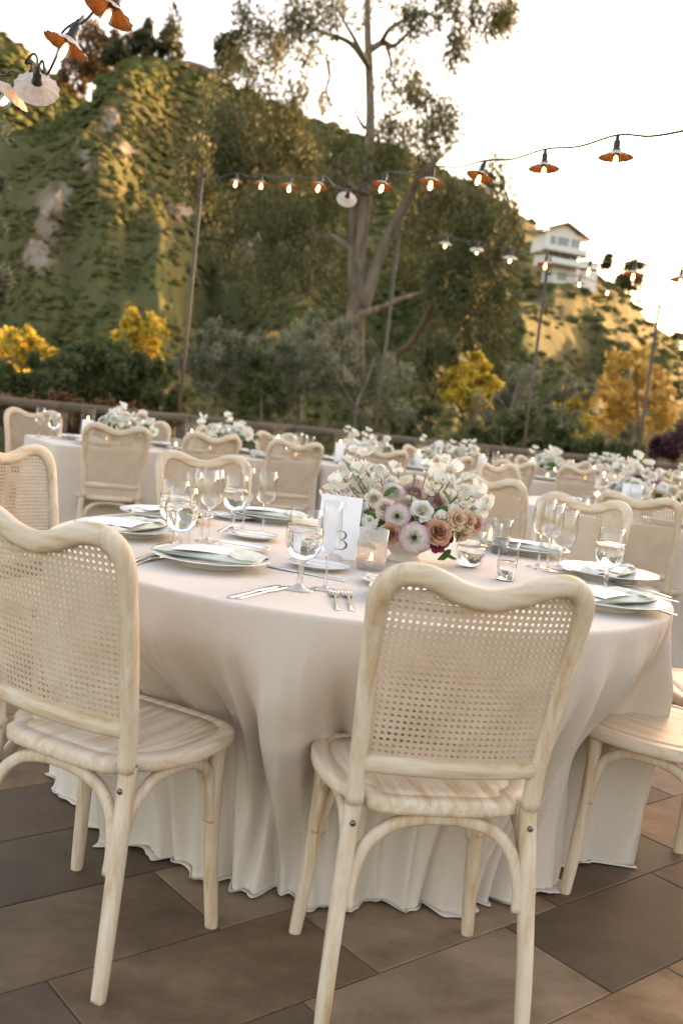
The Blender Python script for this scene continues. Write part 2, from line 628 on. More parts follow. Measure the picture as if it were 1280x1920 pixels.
def fnoise(x, y, k0=1.0, octs=4, seed=0):
    q = np.random.RandomState(seed)
    out, amp, k = 0.0, 1.0, k0
    for _ in range(octs):
        for _ in range(3):
            an, ph = q.uniform(0, 6.28), q.uniform(0, 6.28)
            out = out + amp * np.sin(k * (x * math.cos(an) + y * math.sin(an)) + ph + 1.3 * np.sin(.7 * k * (y * math.cos(an) - x * math.sin(an)) + ph * 2))
        amp *= .55
        k *= 1.9
    return out / 3.5


# a rocky spur running down to the left from the hilltop, gullies beside it
SPURS = [(-12.6, .93, -18.5, .30, 1.3, 4.5), (-11.2, .85, -8.2, .30, 1.0, -3.5), (-9.2, .92, -5.0, .35, 1.6, 2.5), (-4.6, .9, -2.0, .3, 1.2, -2.5), (4.0, .95, 9.0, .35, 1.3, 2.5), (9.5, .95, 15.0, .35, 1.2, 3.0), (12.0, .8, 14.0, .3, .8, -2.0)]


def hill(az, t):
    az, t = np.asarray(az, float), np.asarray(t, float)
    el = np.interp(az, ra[:, 0], ra[:, 1])
    dr = np.interp(az, rd[:, 0], rd[:, 1])
    d0 = np.minimum(D0, dr * .5)
    d = d0 + (dr - d0) * t
    zr = el * dr + CAM_H
    tt = np.clip(t, 0, 1)
    z = GZ - .3 + (zr - GZ) * tt ** 1.28
    z = np.where(t > 1, z - (t - 1) * dr * .12, z)
    env = 4 * tt * (1 - tt) * np.clip(zr / 40, .1, 1.2)
    wob = fnoise(az * .22, t * 4, 1.0, 3, 3)
    z = z + env * (2.6 * np.sin(az * .40 + 2.6 * t + 1.5 * wob) + 1.3 * np.sin(az * .95 - 5.0 * t + 1.8 * wob) + 1.9 * fnoise(az * .55, t * 10, 1.0, 4, 9))
    for (a0, t0, a1, t1, w, h) in SPURS:
        u_ = np.clip(((az - a0) * (a1 - a0) + (t - t0) * (t1 - t0) * 300) / ((a1 - a0) ** 2 + 300 * (t1 - t0) ** 2), 0, 1)
        dd = np.abs(az - (a0 + (a1 - a0) * u_)) + 17 * np.abs(t - (t0 + (t1 - t0) * u_))
        z = z + h * np.exp(-dd / w) * np.clip(3 * (.92 - tt), 0, 1) * np.clip(tt * 5, 0, 1)
    z = z + np.clip(t * 6, 0, 1) * .5 * fnoise(az * 2.2, t * 30, 1.2, 3, 11) * np.clip(1.4 - tt, .3, 1)
    A = np.radians(az)
    return d * np.sin(A), d * np.cos(A), z


def to_px(x, y, z):
    c, s = math.cos(PITCH), math.sin(PITCH)
    Z = z - CAM_H
    d = y * c - Z * s
    up = y * s + Z * c
    u, v = FPX * x / d, FPX * up / d
    return 640 + u * math.cos(ROLL) + v * math.sin(ROLL), 960 - (-u * math.sin(ROLL) + v * math.cos(ROLL))


azs = np.concatenate([np.arange(-60, -21, 1.5), np.arange(-21, 22, .14), np.arange(22, 116, 1.5)])
ts = np.concatenate([np.linspace(0, 1, 110), [1.04, 1.12, 1.3, 1.7]])
AZ, TT = np.meshgrid(azs, ts)
X, Y, Z = hill(AZ, TT)
nA, nT = len(azs), len(ts)
idx = np.arange(nA * nT).reshape(nT, nA)
F = np.stack([idx[:-1, :-1], idx[:-1, 1:], idx[1:, 1:], idx[1:, :-1]], -1).reshape(-1, 4)
PX, PY = to_px(X, Y, Z)
tone = .50 + .10 * fnoise(X * .12, Z * .2, 1, 3, 21)


def blob(px, py, cx, cy, rx, ry):
    w = fnoise(px * .03, py * .03, 1, 3, 4) * .35
    return np.clip(1.5 - 1.25 * (np.hypot((px - cx) / rx, (py - cy) / ry) + w), 0, 1)


GREEN = [(50, 370, 85, 55), (40, 285, 90, 36), (20, 450, 60, 60), (320, 445, 36, 44), (250, 560, 130, 45), (130, 490, 60, 40), (1050, 640, 60, 40), (350, 560, 60, 60), (1000, 560, 50, 30)]
ROCK = [(88, 425, 28, 65), (75, 480, 34, 40), (207, 232, 20, 28), (235, 285, 30, 18), (345, 398, 26, 18), (470, 440, 24, 40), (160, 300, 12, 40), (125, 360, 12, 34)]
for e in GREEN:
    tone = np.maximum(tone, .5 + .5 * blob(PX, PY, *e))
for e in ROCK:
    tone = np.minimum(tone, .5 - .5 * blob(PX, PY, *e))
hill_me = np_mesh('hillside', np.stack([X, Y, Z], -1).reshape(-1, 3), F, None if False else M['ground'], tone.ravel(), True)
m = M['hill'] = mat('hillside_soil_and_grass', rough=.95, spec=.05)
at = nn(m, 'ShaderNodeAttribute', attribute_name='tone')
v = coords(m, 'World', (1, 1, 1))
n1 = noise_tex(m, v, .11, 8, .62, .4)
n2 = noise_tex(m, v, .55, 9, .7)
kind_ = nn(m, 'ShaderNodeMath', operation='MULTIPLY_ADD')
lk(m, n1, kind_.inputs[0])
kind_.inputs[1].default_value = .42
kind_.inputs[2].default_value = -.21
ks = nn(m, 'ShaderNodeMath', operation='ADD')
lk(m, kind_.outputs[0], ks.inputs[0])
lk(m, at.outputs['Fac'], ks.inputs[1])
c1 = ramp(m, ks.outputs[0], [(.0, (.33, .27, .20)), (.24, (.25, .19, .13)), (.40, (.150, .114, .056)), (.54, (.100, .106, .037)), (.72, (.074, .130, .032)), (1.0, (.062, .190, .038))])
sx = nn(m, 'ShaderNodeSeparateXYZ')
lk(m, nn(m, 'ShaderNodeNewGeometry').outputs['Position'], sx.inputs[0])
mr = nn(m, 'ShaderNodeMapRange')
mr.inputs['From Min'].default_value = 12
mr.inputs['From Max'].default_value = 38
lk(m, sx.outputs['X'], mr.inputs['Value'])
sunlit_dry = ramp(m, n2, [(.3, (.15, .115, .048)), (.55, (.265, .195, .085)), (.75, (.35, .265, .125))])  # dry grass, colour brightened so the slope looks golden sunlit even in shade
dm = nn(m, 'ShaderNodeMath', operation='MULTIPLY')
lk(m, mr.outputs[0], dm.inputs[0])
lk(m, ramp(m, n1, [(.38, (.12, .12, .12)), (.58, (.9, .9, .9))]), dm.inputs[1])
c2 = mixc(m, dm.outputs[0], c1, sunlit_dry)
c3 = mixc(m, ramp(m, n2, [(.35, (.55, .55, .55)), (.7, (0, 0, 0))]), c2, mixc(m, 1.0, c2, (.62, .62, .56), 'MULTIPLY'))
base(m, c3)
bump(m, n2, .8, .8)
hill_me.materials.clear()
hill_me.materials.append(M['hill'])
part('hill', hill_me, kind='structure')

# the farther hill on the left
FR = np.array([azel(*p) for p in [(-420, -90), (-200, 0), (0, 68), (40, 92), (80, 128), (130, 168), (170, 196), (260, 250), (420, 330)]])
az2 = np.arange(-34, -7, .25)
t2 = np.linspace(0, 1.3, 40)
A2, T2 = np.meshgrid(az2, t2)
el2 = np.interp(A2, FR[:, 0], FR[:, 1])
d2 = 240 + 130 * T2
z2 = np.where(T2 <= 1, (el2 * 370 + CAM_H) * (.35 + .65 * np.clip(T2, 0, 1)), (el2 * 370 + CAM_H) - (T2 - 1) * 40)
z2 = z2 + 2.2 * fnoise(A2 * .9, T2 * 6, 1, 4, 31) * np.clip(T2 * (1.15 - T2) * 4, 0, 1)
Ar = np.radians(A2)
i2 = np.arange(A2.size).reshape(A2.shape)
F2 = np.stack([i2[:-1, :-1], i2[:-1, 1:], i2[1:, 1:], i2[1:, :-1]], -1).reshape(-1, 4)
DX2 = np.stack([d2 * np.sin(Ar), d2 * np.cos(Ar), z2], -1).reshape(-1, 3)
part('distant_hill', np_mesh('distant_hill', np.stack([d2 * np.sin(Ar), d2 * np.cos(Ar), z2], -1).reshape(-1, 3), F2, M['hill'], np.full(A2.size, .5), True), kind='structure')


# ------------------------------------------------------------------ leaves
def leaf_quads(rg, pts, tones, L, W, droop=0.0, jit=.25):
    n = len(pts)
    d = rg.normal(size=(n, 3))
    d /= np.linalg.norm(d, axis=1)[:, None]
    d[:, 2] -= droop
    d /= np.linalg.norm(d, axis=1)[:, None]
    s = np.cross(d, rg.normal(size=(n, 3)))
    s /= np.linalg.norm(s, axis=1)[:, None] + 1e-9
    l = L * rg.uniform(.6, 1.3, (n, 1))
    w = W * rg.uniform(.6, 1.3, (n, 1))
    v = np.stack([pts, pts + d * l * .45 + s * w, pts + d * l, pts + d * l * .5 - s * w], 1).reshape(-1, 3)
    f = np.arange(4 * n).reshape(n, 4)
    t = np.repeat(np.clip(tones + rg.uniform(-jit, jit, n), 0, 1), 4)
    return v, f, t


def ball(rg, n):
    p = rg.normal(size=(n, 3))
    p /= np.linalg.norm(p, axis=1)[:, None]
    return p * rg.uniform(.25, 1, (n, 1)) ** .6


def crown_mesh(name, mtl, blobs, per, L, W, droop, seed, sub=.34, jit=.25, least=0.0):
    """blobs: (centre, (rx, ry, rz), clumps). Leaves gather in clumps spread through each blob."""
    rg = np.random.RandomState(seed)
    P, T = [], []
    for c, r, k in blobs:
        c, r = np.array(c, float), np.array(r, float)
        cs = c + ball(rg, k) * r
        for q in cs:
            rr = max(r.mean() * sub, least) * rg.uniform(.6, 1.3)
            n = int(per * rg.uniform(.6, 1.4))
            o = ball(rg, n) * rr * np.array([1, 1, 1.15 + droop * .5])
            P.append(q + o)
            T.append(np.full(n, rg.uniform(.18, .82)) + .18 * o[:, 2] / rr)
    v, f, t = leaf_quads(rg, np.concatenate(P), np.concatenate(T), L, W, droop, jit)
    return np_mesh(name, v, f, mtl, t)


def pblob(px, py, rx, ry, y, k, dj=1.0):            # an ellipse of foliage seen at px,py and standing at distance y
    c = spot(px, py, y)
    s = y / FPX
    return (c, (rx * s, (rx + ry) * .5 * s * dj, ry * s), k)


def trunk_mesh(name, mtl, limbs, n=9):
    mb = MB()
    for pts in limbs:                               # each: (px, py, y, half-width in pixels)
        P = smooth_path([(*spot(p[0], p[1], p[2]), p[3] * p[2] / FPX) for p in pts], 5)
        mb.sweep([q[:3] for q in P], [q[3] for q in P], [q[3] for q in P], n, (.3, 1, .1))
    return mb.mesh(name, mtl)


def tree(name, label, cat, base_pt, trunk_me, crown_me, group=None):
    t = thing(name, label, cat, base_pt, group=group)
    for nm, me in (('trunk', trunk_me), ('crown', crown_me)):
        if me:
            part(nm, me, t, tuple(-c for c in base_pt))
    return t


# scrub covering the slope: a mass nobody could count, low rounded bushes
m = M['bush']
at = nn(m, 'ShaderNodeAttribute', attribute_name='tone')
bn = noise_tex(m, coords(m, 'World', (1, 1, 1)), 2.6, 5, .7)
bc = ramp(m, at.outputs['Fac'], [(0, (.066, .088, .028)), (.35, (.108, .130, .042)), (.62, (.158, .152, .058)), (.85, (.210, .165, .080)), (1, (.25, .20, .11))])
base(m, mixc(m, ramp(m, bn, [(.36, (.8, .8, .8)), (.56, (0, 0, 0))]), bc, mixc(m, 1.0, bc, (.66, .68, .62), 'MULTIPLY')))
bump(m, bn, 1.0, .6)
rg = np.random.RandomState(77)
N = 34000
saz = rg.uniform(-20, 20, N)
st = rg.uniform(.0, 1, N) ** 1.5
sxx, syy, szz = hill(saz, st)
qx, qy = to_px(sxx, syy, szz)
dens = .62 + .34 * fnoise(sxx * .10, szz * .16, 1, 3, 41)
for e in GREEN + ROCK:
    dens = np.minimum(dens, 1 - .95 * blob(qx, qy, *e))
dens = np.where(sxx > 14, dens * .22, dens)
keep = rg.uniform(0, 1, N) < dens
sc3 = np.concatenate([np.stack([sxx, syy, szz], -1)[keep], DX2[rg.choice(np.where((T2.ravel() < 1.02) & (A2.ravel() > -21))[0], 2600)] + rg.normal(size=(2600, 3)) * (1, 1, .3)])
dist = np.linalg.norm(sc3, axis=1)
size = rg.uniform(.35, 1.25, len(sc3)) ** 1.9 * dist / 250
bu, bv_ = 7, 3
aa = np.linspace(0, 2 * PI, bu, endpoint=False)
bb = np.linspace(-.35, PI / 2, bv_)
dome = np.stack([np.outer(np.cos(bb), np.cos(aa)), np.outer(np.cos(bb), np.sin(aa)), np.repeat(np.sin(bb)[:, None], bu, 1)], -1).reshape(-1, 3)
nb = len(dome)
rad = rg.uniform(.55, 1.4, (len(sc3), nb, 1))
pts = sc3[:, None, :] + dome[None] * rad * size[:, None, None] * np.array([1.4, 1.4, .70])
ii = np.arange(nb).reshape(bv_, bu)
jj = np.roll(ii, -1, 1)
fq = np.stack([ii[:-1], jj[:-1], jj[1:], ii[1:]], -1).reshape(-1, 4)
Fb = (np.arange(len(sc3))[:, None, None] * nb + fq[None]).reshape(-1, 4)
tn = np.clip(.54 + .30 * fnoise(sc3[:, 0] * .05 + sc3[:, 1] * .02, sc3[:, 2] * .11, 1, 3, 61) + rg.uniform(-.2, .2, len(sc3)), .02, .98)
o = part('hillside_scrub', np_mesh('hillside_scrub', pts.reshape(-1, 3), Fb, M['bush'], np.repeat(tn, nb), True), kind='stuff')
tag(o, 'low olive brown scrub covering the steep hillside', 'scrub')


# ------------------------------------------------------------------ rocks on the hill
m = M['rock'] = mat('pale_crag', rough=.95, spec=.1)
a = noise_tex(m, coords(m, 'World', (1, 1, 1)), .6, 7, .65, .5)
base(m, ramp(m, a, [(.32, (.14, .105, .075)), (.5, (.27, .21, .16)), (.7, (.37, .30, .24))]))
bump(m, a, .8, .5)


def crag(px, py, w, h, d, label, seed, lean=0.0):
    c = spot(px, py, d)
    s = d / FPX
    nu, nv = 18, 14
    v = []
    for j in range(nv + 1):
        for i in range(nu):
            a, b = 2 * PI * i / nu, PI * j / nv
            p = Vector((math.cos(a) * math.sin(b), math.sin(a) * math.sin(b), math.cos(b)))
            k = 1 + .5 * noise.noise(p * 1.7 + Vector((seed, 0, 0))) + .3 * noise.noise(p * 4.1 + Vector((0, seed, 0)))
            v.append((p.x * w * s * k + lean * p.z * h * s, p.y * w * s * k, p.z * h * s * k))
    f = [(j * nu + i, (j + 1) * nu + i, (j + 1) * nu + (i + 1) % nu, j * nu + (i + 1) % nu) for j in range(nv) for i in range(nu)]
    mb = MB()
    mb.add(v, f, False)
    single('rock_outcrop', mb.mesh('rock_outcrop', M['rock']), label, 'rock', c, group='pale crags on the hillside')


def hill_d(px, py):                                 # distance at which the hill stands behind a pixel
    az, el = azel(px, py)
    t = np.linspace(0, 1, 200)
    x, y, z = hill(np.full(200, az), t)
    e = (z - CAM_H) / np.hypot(x, y)
    i = int(np.argmax(e >= el)) if (e >= el).any() else 199
    return float(y[i])


crag(92, 412, 16, 44, hill_d(92, 412), 'tall pale crag standing on the green slope at the left', 1, .35)
crag(70, 478, 20, 26, hill_d(70, 478), 'broken pale rock below the tall crag at the left', 2)
crag(212, 232, 14, 22, hill_d(212, 240), 'small pale rock on the spur under the hilltop trees', 3, -.2)
crag(318, 402, 18, 16, hill_d(318, 402), 'dark hollowed rock in the gully left of the light pole', 4)


# ------------------------------------------------------------------ trees on the skyline
def sky_tree(name, label, cat, blobs, y, mtl, limbs, L, W, per, seed, droop=.1, group=None):
    bs = [pblob(*q[:4], y, q[4]) for q in blobs]
    tr = trunk_mesh('trunk', M['bark_euc'], [[(a[0], a[1], y, a[2]) for a in l] for l in limbs], 7)
    cr = crown_mesh('crown', mtl, bs, per, L, W, droop, seed, .42)
    b = spot(limbs[0][0][0], limbs[0][0][1], y)
    return tree(name, label, cat, tuple(b), tr, cr, group)


SG = 'trees along the hilltop'
sky_tree('eucalyptus_tree', 'eucalyptus tinted amber by painted sunlight on the hilltop behind the hanging lamps', 'tree',
         [(190, 80, 42, 38, 14), (225, 75, 26, 24, 8), (150, 120, 34, 34, 9), (180, 140, 30, 40, 9), (140, 150, 26, 26, 6)], 232, M['ridge_leaf'],
         [[(160, 215, 2.4), (161, 160, 2), (170, 110, 1.5), (185, 75, 1)], [(172, 215, 2), (176, 150, 1.6), (200, 100, 1)], [(162, 160, 1.5), (145, 130, 1)]], 1.2, .3, 90, 3, .5, SG)
sky_tree('cypress_tree', 'tall dark double cypress on the hilltop', 'tree',
         [(302, 92, 11, 34, 10), (322, 78, 13, 52, 14), (312, 70, 10, 38, 8), (330, 100, 8, 30, 5)], 228, M['conifer'], [[(315, 128, 3), (316, 60, 1.5), (318, 25, .6)]], .9, .25, 80, 4, -.4, SG)
sky_tree('conifer_tree', 'slim conifer rising behind the round bush on the hilltop', 'tree',
         [(278, 68, 11, 26, 8), (279, 50, 7, 16, 4), (282, 88, 10, 20, 5)], 232, M['conifer'], [[(278, 125, 2), (279, 35, .7)]], .9, .25, 70, 5, -.3, SG)
sky_tree('round_tree', 'round bushy tree on the hilltop left of the cypress', 'tree',
         [(266, 86, 24, 24, 14), (250, 98, 14, 14, 5)], 226, M['conifer'], [[(266, 122, 2.5), (266, 80, 1.2)]], 1.0, .3, 80, 6, 0, SG)
sky_tree('round_tree', 'dark low tree between the sun tinted eucalyptus and the round bush', 'tree',
         [(222, 100, 26, 24, 14), (205, 118, 18, 16, 6)], 224, M['conifer'], [[(222, 132, 2.5), (222, 95, 1.2)]], 1.0, .3, 80, 7, 0, SG)
sky_tree('hilltop_tree', 'dark tree on the ridge just right of the small brown house', 'tree',
         [(428, 98, 24, 34, 16), (415, 122, 18, 22, 7), (440, 75, 14, 20, 5)], 222, M['conifer'], [[(427, 160, 2.5), (428, 90, 1.2)]], 1.0, .3, 90, 8, .2, SG)
sky_tree('small_tree', 'small round tree beside the white house annex', 'tree',
         [(1142, 488, 12, 10, 8), (1136, 498, 8, 8, 3)], 197, M['conifer'], [[(1141, 524, 1.6), (1142, 490, .9)]], .7, .22, 60, 9, 0, SG)
sky_tree('small_tree', 'flat topped tree on the ridge right of the white house', 'tree',
         [(1192, 496, 15, 7, 8), (1182, 503, 10, 7, 4)], 197, M['conifer'], [[(1188, 552, 1.8), (1189, 520, 1.3), (1192, 498, .8)]], .7, .22, 60, 10, 0, SG)
sky_tree('ridge_shrub', 'bushy shrub hanging over the bare ridge end right of the white house', 'shrub',
         [(1176, 530, 20, 20, 12), (1160, 538, 22, 14, 8), (1196, 520, 12, 10, 4)], 196, M['scrub'], [[(1170, 556, 1.6), (1174, 532, .9)]], .8, .25, 70, 11, 0, SG)
sky_tree('ridge_shrub', 'small round shrub on the far right end of the ridge', 'shrub',
         [(1268, 634, 16, 12, 8)], 192, M['scrub'], [[(1268, 652, 1.5), (1268, 634, .8)]], .8, .25, 60, 12, 0, SG)


# ------------------------------------------------------------------ houses on the hill
M['h_white'] = mat('white_render', (.72, .70, .66), .85)
M['h_roof'] = mat('grey_brown_roof', (.23, .19, .155), .85)
M['h_brown'] = mat('brown_roof', (.17, .10, .065), .85)
M['h_wall'] = mat('ochre_wall', (.42, .29, .18), .85)
m = M['h_glass'] = mat('window_glass', (.16, .21, .23), .08, 0, .8)
M['h_frame'] = mat('window_frame', (.30, .27, .24), .6)
M['h_rail'] = mat('glass_railing', (.58, .62, .60), .25)


def bxp(name, mtl, par, c, d, label=None):
    mb = MB()
    mb.box((0, 0, 0), d)
    return part(name, mb.mesh(name, mtl), par, c, label=label)


HD = hill_d(1050, 528) - 3
hb = spot(1048, 498, HD)
hs = .82 * HD / FPX
hr = thing('hillside_house', 'white three storey house with balconies and a low gable roof on the ridge', 'house', hb, R(20))
u = hs                                               # one photograph pixel in metres there
bxp('wall', M['h_white'], hr, (2 * u, 30 * u, 50 * u), (92 * u, 60 * u, 44 * u), 'top storey wall')
bxp('wall', M['h_white'], hr, (8 * u, 34 * u, 14 * u), (78 * u, 56 * u, 28 * u), 'middle storey wall')
bxp('wall', M['h_white'], hr, (22 * u, 36 * u, -22 * u), (58 * u, 50 * u, 44 * u), 'basement wall')
g = MB()
W2, D2, e0, e1 = 60 * u, 72 * u, 72 * u, 96 * u
g.add([(-W2, -12 * u, e0), (2 * u, -12 * u, e1), (W2 + 6 * u, -12 * u, e0 - 4 * u), (-W2, D2, e0), (2 * u, D2, e1), (W2 + 6 * u, D2, e0 - 4 * u)] +
      [(-W2, -12 * u, e0 - 4 * u), (2 * u, -12 * u, e1 - 5 * u), (W2 + 6 * u, -12 * u, e0 - 8 * u), (-W2, D2, e0 - 4 * u), (2 * u, D2, e1 - 5 * u), (W2 + 6 * u, D2, e0 - 8 * u)],
      [(0, 1, 4, 3), (1, 2, 5, 4), (6, 9, 10, 7), (7, 10, 11, 8), (0, 6, 7, 1), (1, 7, 8, 2), (3, 4, 10, 9), (4, 5, 11, 10), (0, 3, 9, 6), (2, 8, 11, 5)], False)
part('roof', g.mesh('roof', M['h_roof']), hr)
g = MB()
g.add([(-44 * u, -.5 * u, 71.5 * u), (48 * u, -.5 * u, 66 * u), (2 * u, -.5 * u, 90 * u), (-44 * u, 3 * u, 71.5 * u), (48 * u, 3 * u, 66 * u), (2 * u, 3 * u, 90 * u)],
      [(0, 1, 2), (3, 5, 4), (0, 2, 5, 3), (1, 4, 5, 2)], False)
part('gable', g.mesh('gable', M['h_white']), hr)
for z_, x0, x1 in ((27, -48, 58), (0, -30, 66)):
    bxp('balcony_floor', M['h_roof'], hr, ((x0 + x1) / 2 * u, -7 * u, z_ * u), ((x1 - x0) * u, 16 * u, 4 * u))
    bxp('balcony_railing', M['h_rail'], hr, ((x0 + x1) / 2 * u, -14 * u, (z_ + 8) * u), ((x1 - x0) * u, 1.2 * u, 12 * u))
for x_ in (40, 62):
    bxp('column', M['h_white'], hr, (x_ * u, -12 * u, -24 * u), (5 * u, 5 * u, 52 * u))
bxp('column', M['h_white'], hr, (54 * u, -12 * u, 46 * u), (5 * u, 5 * u, 34 * u))
for x_, z_, w_, h_ in ((-24, 50, 12, 22), (2, 50, 26, 24), (34, 50, 22, 24), (-14, 15, 22, 22), (16, 15, 24, 22), (40, 15, 14, 22), (16, -20, 22, 16)):
    f_ = bxp('window', M['h_frame'], hr, (x_ * u, (-.8 if z_ > 30 else 5.4 if z_ > 0 else 10.4) * u, z_ * u), (w_ * u, 2 * u, h_ * u))
    bxp('pane', M['h_glass'], f_, (0, -1.0 * u, 0), ((w_ - 3) * u, .8 * u, (h_ - 3) * u))
bxp('annex', M['h_white'], hr, (84 * u, 30 * u, -12 * u), (40 * u, 50 * u, 62 * u), 'lower side annex with a flat roof')
bxp('annex_roof', M['h_roof'], hr, (84 * u, 30 * u, 20.5 * u), (43 * u, 53 * u, 3 * u))

HB = 225.0
hb = spot(372, 138, HB)
u = HB / FPX
hl = thing('small_house', 'low house with brown hipped roof among the hilltop trees', 'house', hb, R(28))
bxp('wall', M['h_wall'], hl, (0, 22 * u, 4 * u), (64 * u, 40 * u, 18 * u))
g = MB()
g.add([(-38 * u, -4 * u, 12 * u), (38 * u, -4 * u, 12 * u), (38 * u, 48 * u, 12 * u), (-38 * u, 48 * u, 12 * u), (-14 * u, 22 * u, 26 * u), (14 * u, 22 * u, 26 * u)],
      [(0, 1, 5, 4), (1, 2, 5), (2, 3, 4, 5), (3, 0, 4), (0, 3, 2, 1)], False)
part('roof', g.mesh('roof', M['h_brown']), hl)
for x_ in (-20, 0, 20):
    f_ = bxp('window', M['h_frame'], hl, (x_ * u, 1.2 * u, 5 * u), (12 * u, 2 * u, 9 * u))
    bxp('pane', M['h_glass'], f_, (0, -1.0 * u, 0), (9.6 * u, .6 * u, 6.8 * u))
hb2 = spot(396, 146, HB - 6)
hl2 = thing('small_house', 'sunlit wing of the brown roofed hilltop house, right of its main roof', 'house', hb2, R(28))
bxp('wall', M['h_wall'], hl2, (4 * u, 18 * u, 2 * u), (40 * u, 30 * u, 16 * u))
g = MB()
g.add([(-22 * u, 0, 10 * u), (30 * u, 0, 10 * u), (30 * u, 36 * u, 10 * u), (-22 * u, 36 * u, 10 * u), (-6 * u, 18 * u, 20 * u), (14 * u, 18 * u, 20 * u)],
      [(0, 1, 5, 4), (1, 2, 5), (2, 3, 4, 5), (3, 0, 4), (0, 3, 2, 1)], False)
part('roof', g.mesh('roof', M['h_brown']), hl2)
for x_ in (-6, 12):
    f_ = bxp('window', M['h_frame'], hl2, (x_ * u, 2.2 * u, 3 * u), (10 * u, 2 * u, 8 * u))
    bxp('pane', M['h_glass'], f_, (0, -1.0 * u, 0), (7.6 * u, .6 * u, 5.8 * u))

# ------------------------------------------------------------------ earth bank behind the fence
m = M['soil'] = mat('reddish_soil', rough=.95, spec=.1)
a = noise_tex(m, coords(m, 'World', (1, 1, 1)), 1.4, 7, .65)
base(m, ramp(m, a, [(.3, (.13, .075, .05)), (.55, (.22, .135, .09)), (.75, (.29, .19, .13))]))
bump(m, a, .5, .1)
bxs, bys = np.arange(-14, 22, .35), np.arange(13.2, 30, .5)
BX, BY = np.meshgrid(bxs, bys)
top = np.interp(BX / BY * 16, [-12, -5, -2.5, -1, .5, 1.4, 2.2, 3.0, 4.2, 6, 12], [-1.2, -.8, -.2, .15, .2, .65, .95, .7, .1, -.4, -.8])
prof = np.interp(BY, [13.2, 15.5, 18, 22, 30], [0, .75, 1.0, .8, 0])
BZ = GZ + (top - GZ) * prof + .10 * fnoise(BX * 1.5, BY * 1.5, 1, 4, 51)
i3 = np.arange(BX.size).reshape(BX.shape)
F3 = np.stack([i3[:-1, :-1], i3[:-1, 1:], i3[1:, 1:], i3[1:, :-1]], -1).reshape(-1, 4)
part('earth_bank', np_mesh('earth_bank', np.stack([BX, BY, BZ], -1).reshape(-1, 3), F3, M['soil'], None, True), kind='structure')

# ================================================================== TREES BEHIND THE FENCE
TY = 25.0


def lim(*pts, y=TY):
    return [(p[0], p[1], y + (p[3] if len(p) > 3 else 0), p[2]) for p in pts]


limbs = [lim((664, 720, 21), (664, 640, 20), (668, 560, 17), (674, 480, 13), (682, 400, 11.5), (690, 310, 10.5), (694, 220, 9), (692, 130, 8), (689, 50, 7), (690, -90, 5)),
         lim((676, 590, 14), (704, 500, 12), (735, 430, 10.5), (765, 372, 9), (790, 328, 6.5, -.4), (822, 290, 4, -.6)),
         lim((662, 560, 9), (658, 470, 7), (660, 400, 6), (654, 330, 4.5), (650, 270, 3)),
         lim((660, 470, 7), (628, 448, 7.5), (598, 446, 6.5), (578, 425, 5), (560, 395, 4), (545, 372, 3), (535, 330, 2)),
         lim((556, 432, 4), (572, 470, 4, -.5), (584, 520, 3, -.5), (588, 560, 2, -.5)),
         lim((688, 118, 7), (660, 84, 5), (630, 68, 4), (600, 60, 3, .5), (565, 40, 2, .8)),
         lim((692, 130, 6), (668, 80, 4, -.6), (645, 40, 3, -1), (630, 10, 2, -1)),
         lim((696, 92, 7), (718, 80, 6), (738, 86, 4.5), (765, 62, 3.5), (795, 34, 2.5), (830, 10, 2)),
         lim((714, 80, 5), (732, 52, 4, -.8), (760, 36, 3, -1), (778, 22, 2, -1)),
         lim((724, 84, 4), (732, 115, 3), (730, 140, 2)),
         lim((668, 358, 5, -.3), (640, 334, 4.5, -.6), (614, 296, 4, -.8), (598, 262, 3, -1), (590, 220, 2, -1)),
         lim((682, 240, 4), (668, 215, 2.5, .3), (664, 190, 2, .3), (640, 170, 1.6, .3)),
         lim((612, 110, 3, .5), (618, 140, 3, .5), (612, 170, 2.5, .5), (622, 200, 2, .5), (640, 222, 1.6, .5)),
         lim((785, 335, 4, -1), (812, 310, 3, -1.3), (832, 290, 2, -1.5), (848, 272, 1.4, -1.6)),
         lim((676, 590, 8, -.5), (712, 578, 6.5, -1), (752, 560, 5, -1.4), (795, 548, 3, -1.8)),
         lim((640, 345, 3), (690, 362, 4, -.2), (720, 345, 3, -.4), (742, 322, 2, -.5))]
tr = trunk_mesh('trunk', M['bark_euc'], limbs, 10)
B = []
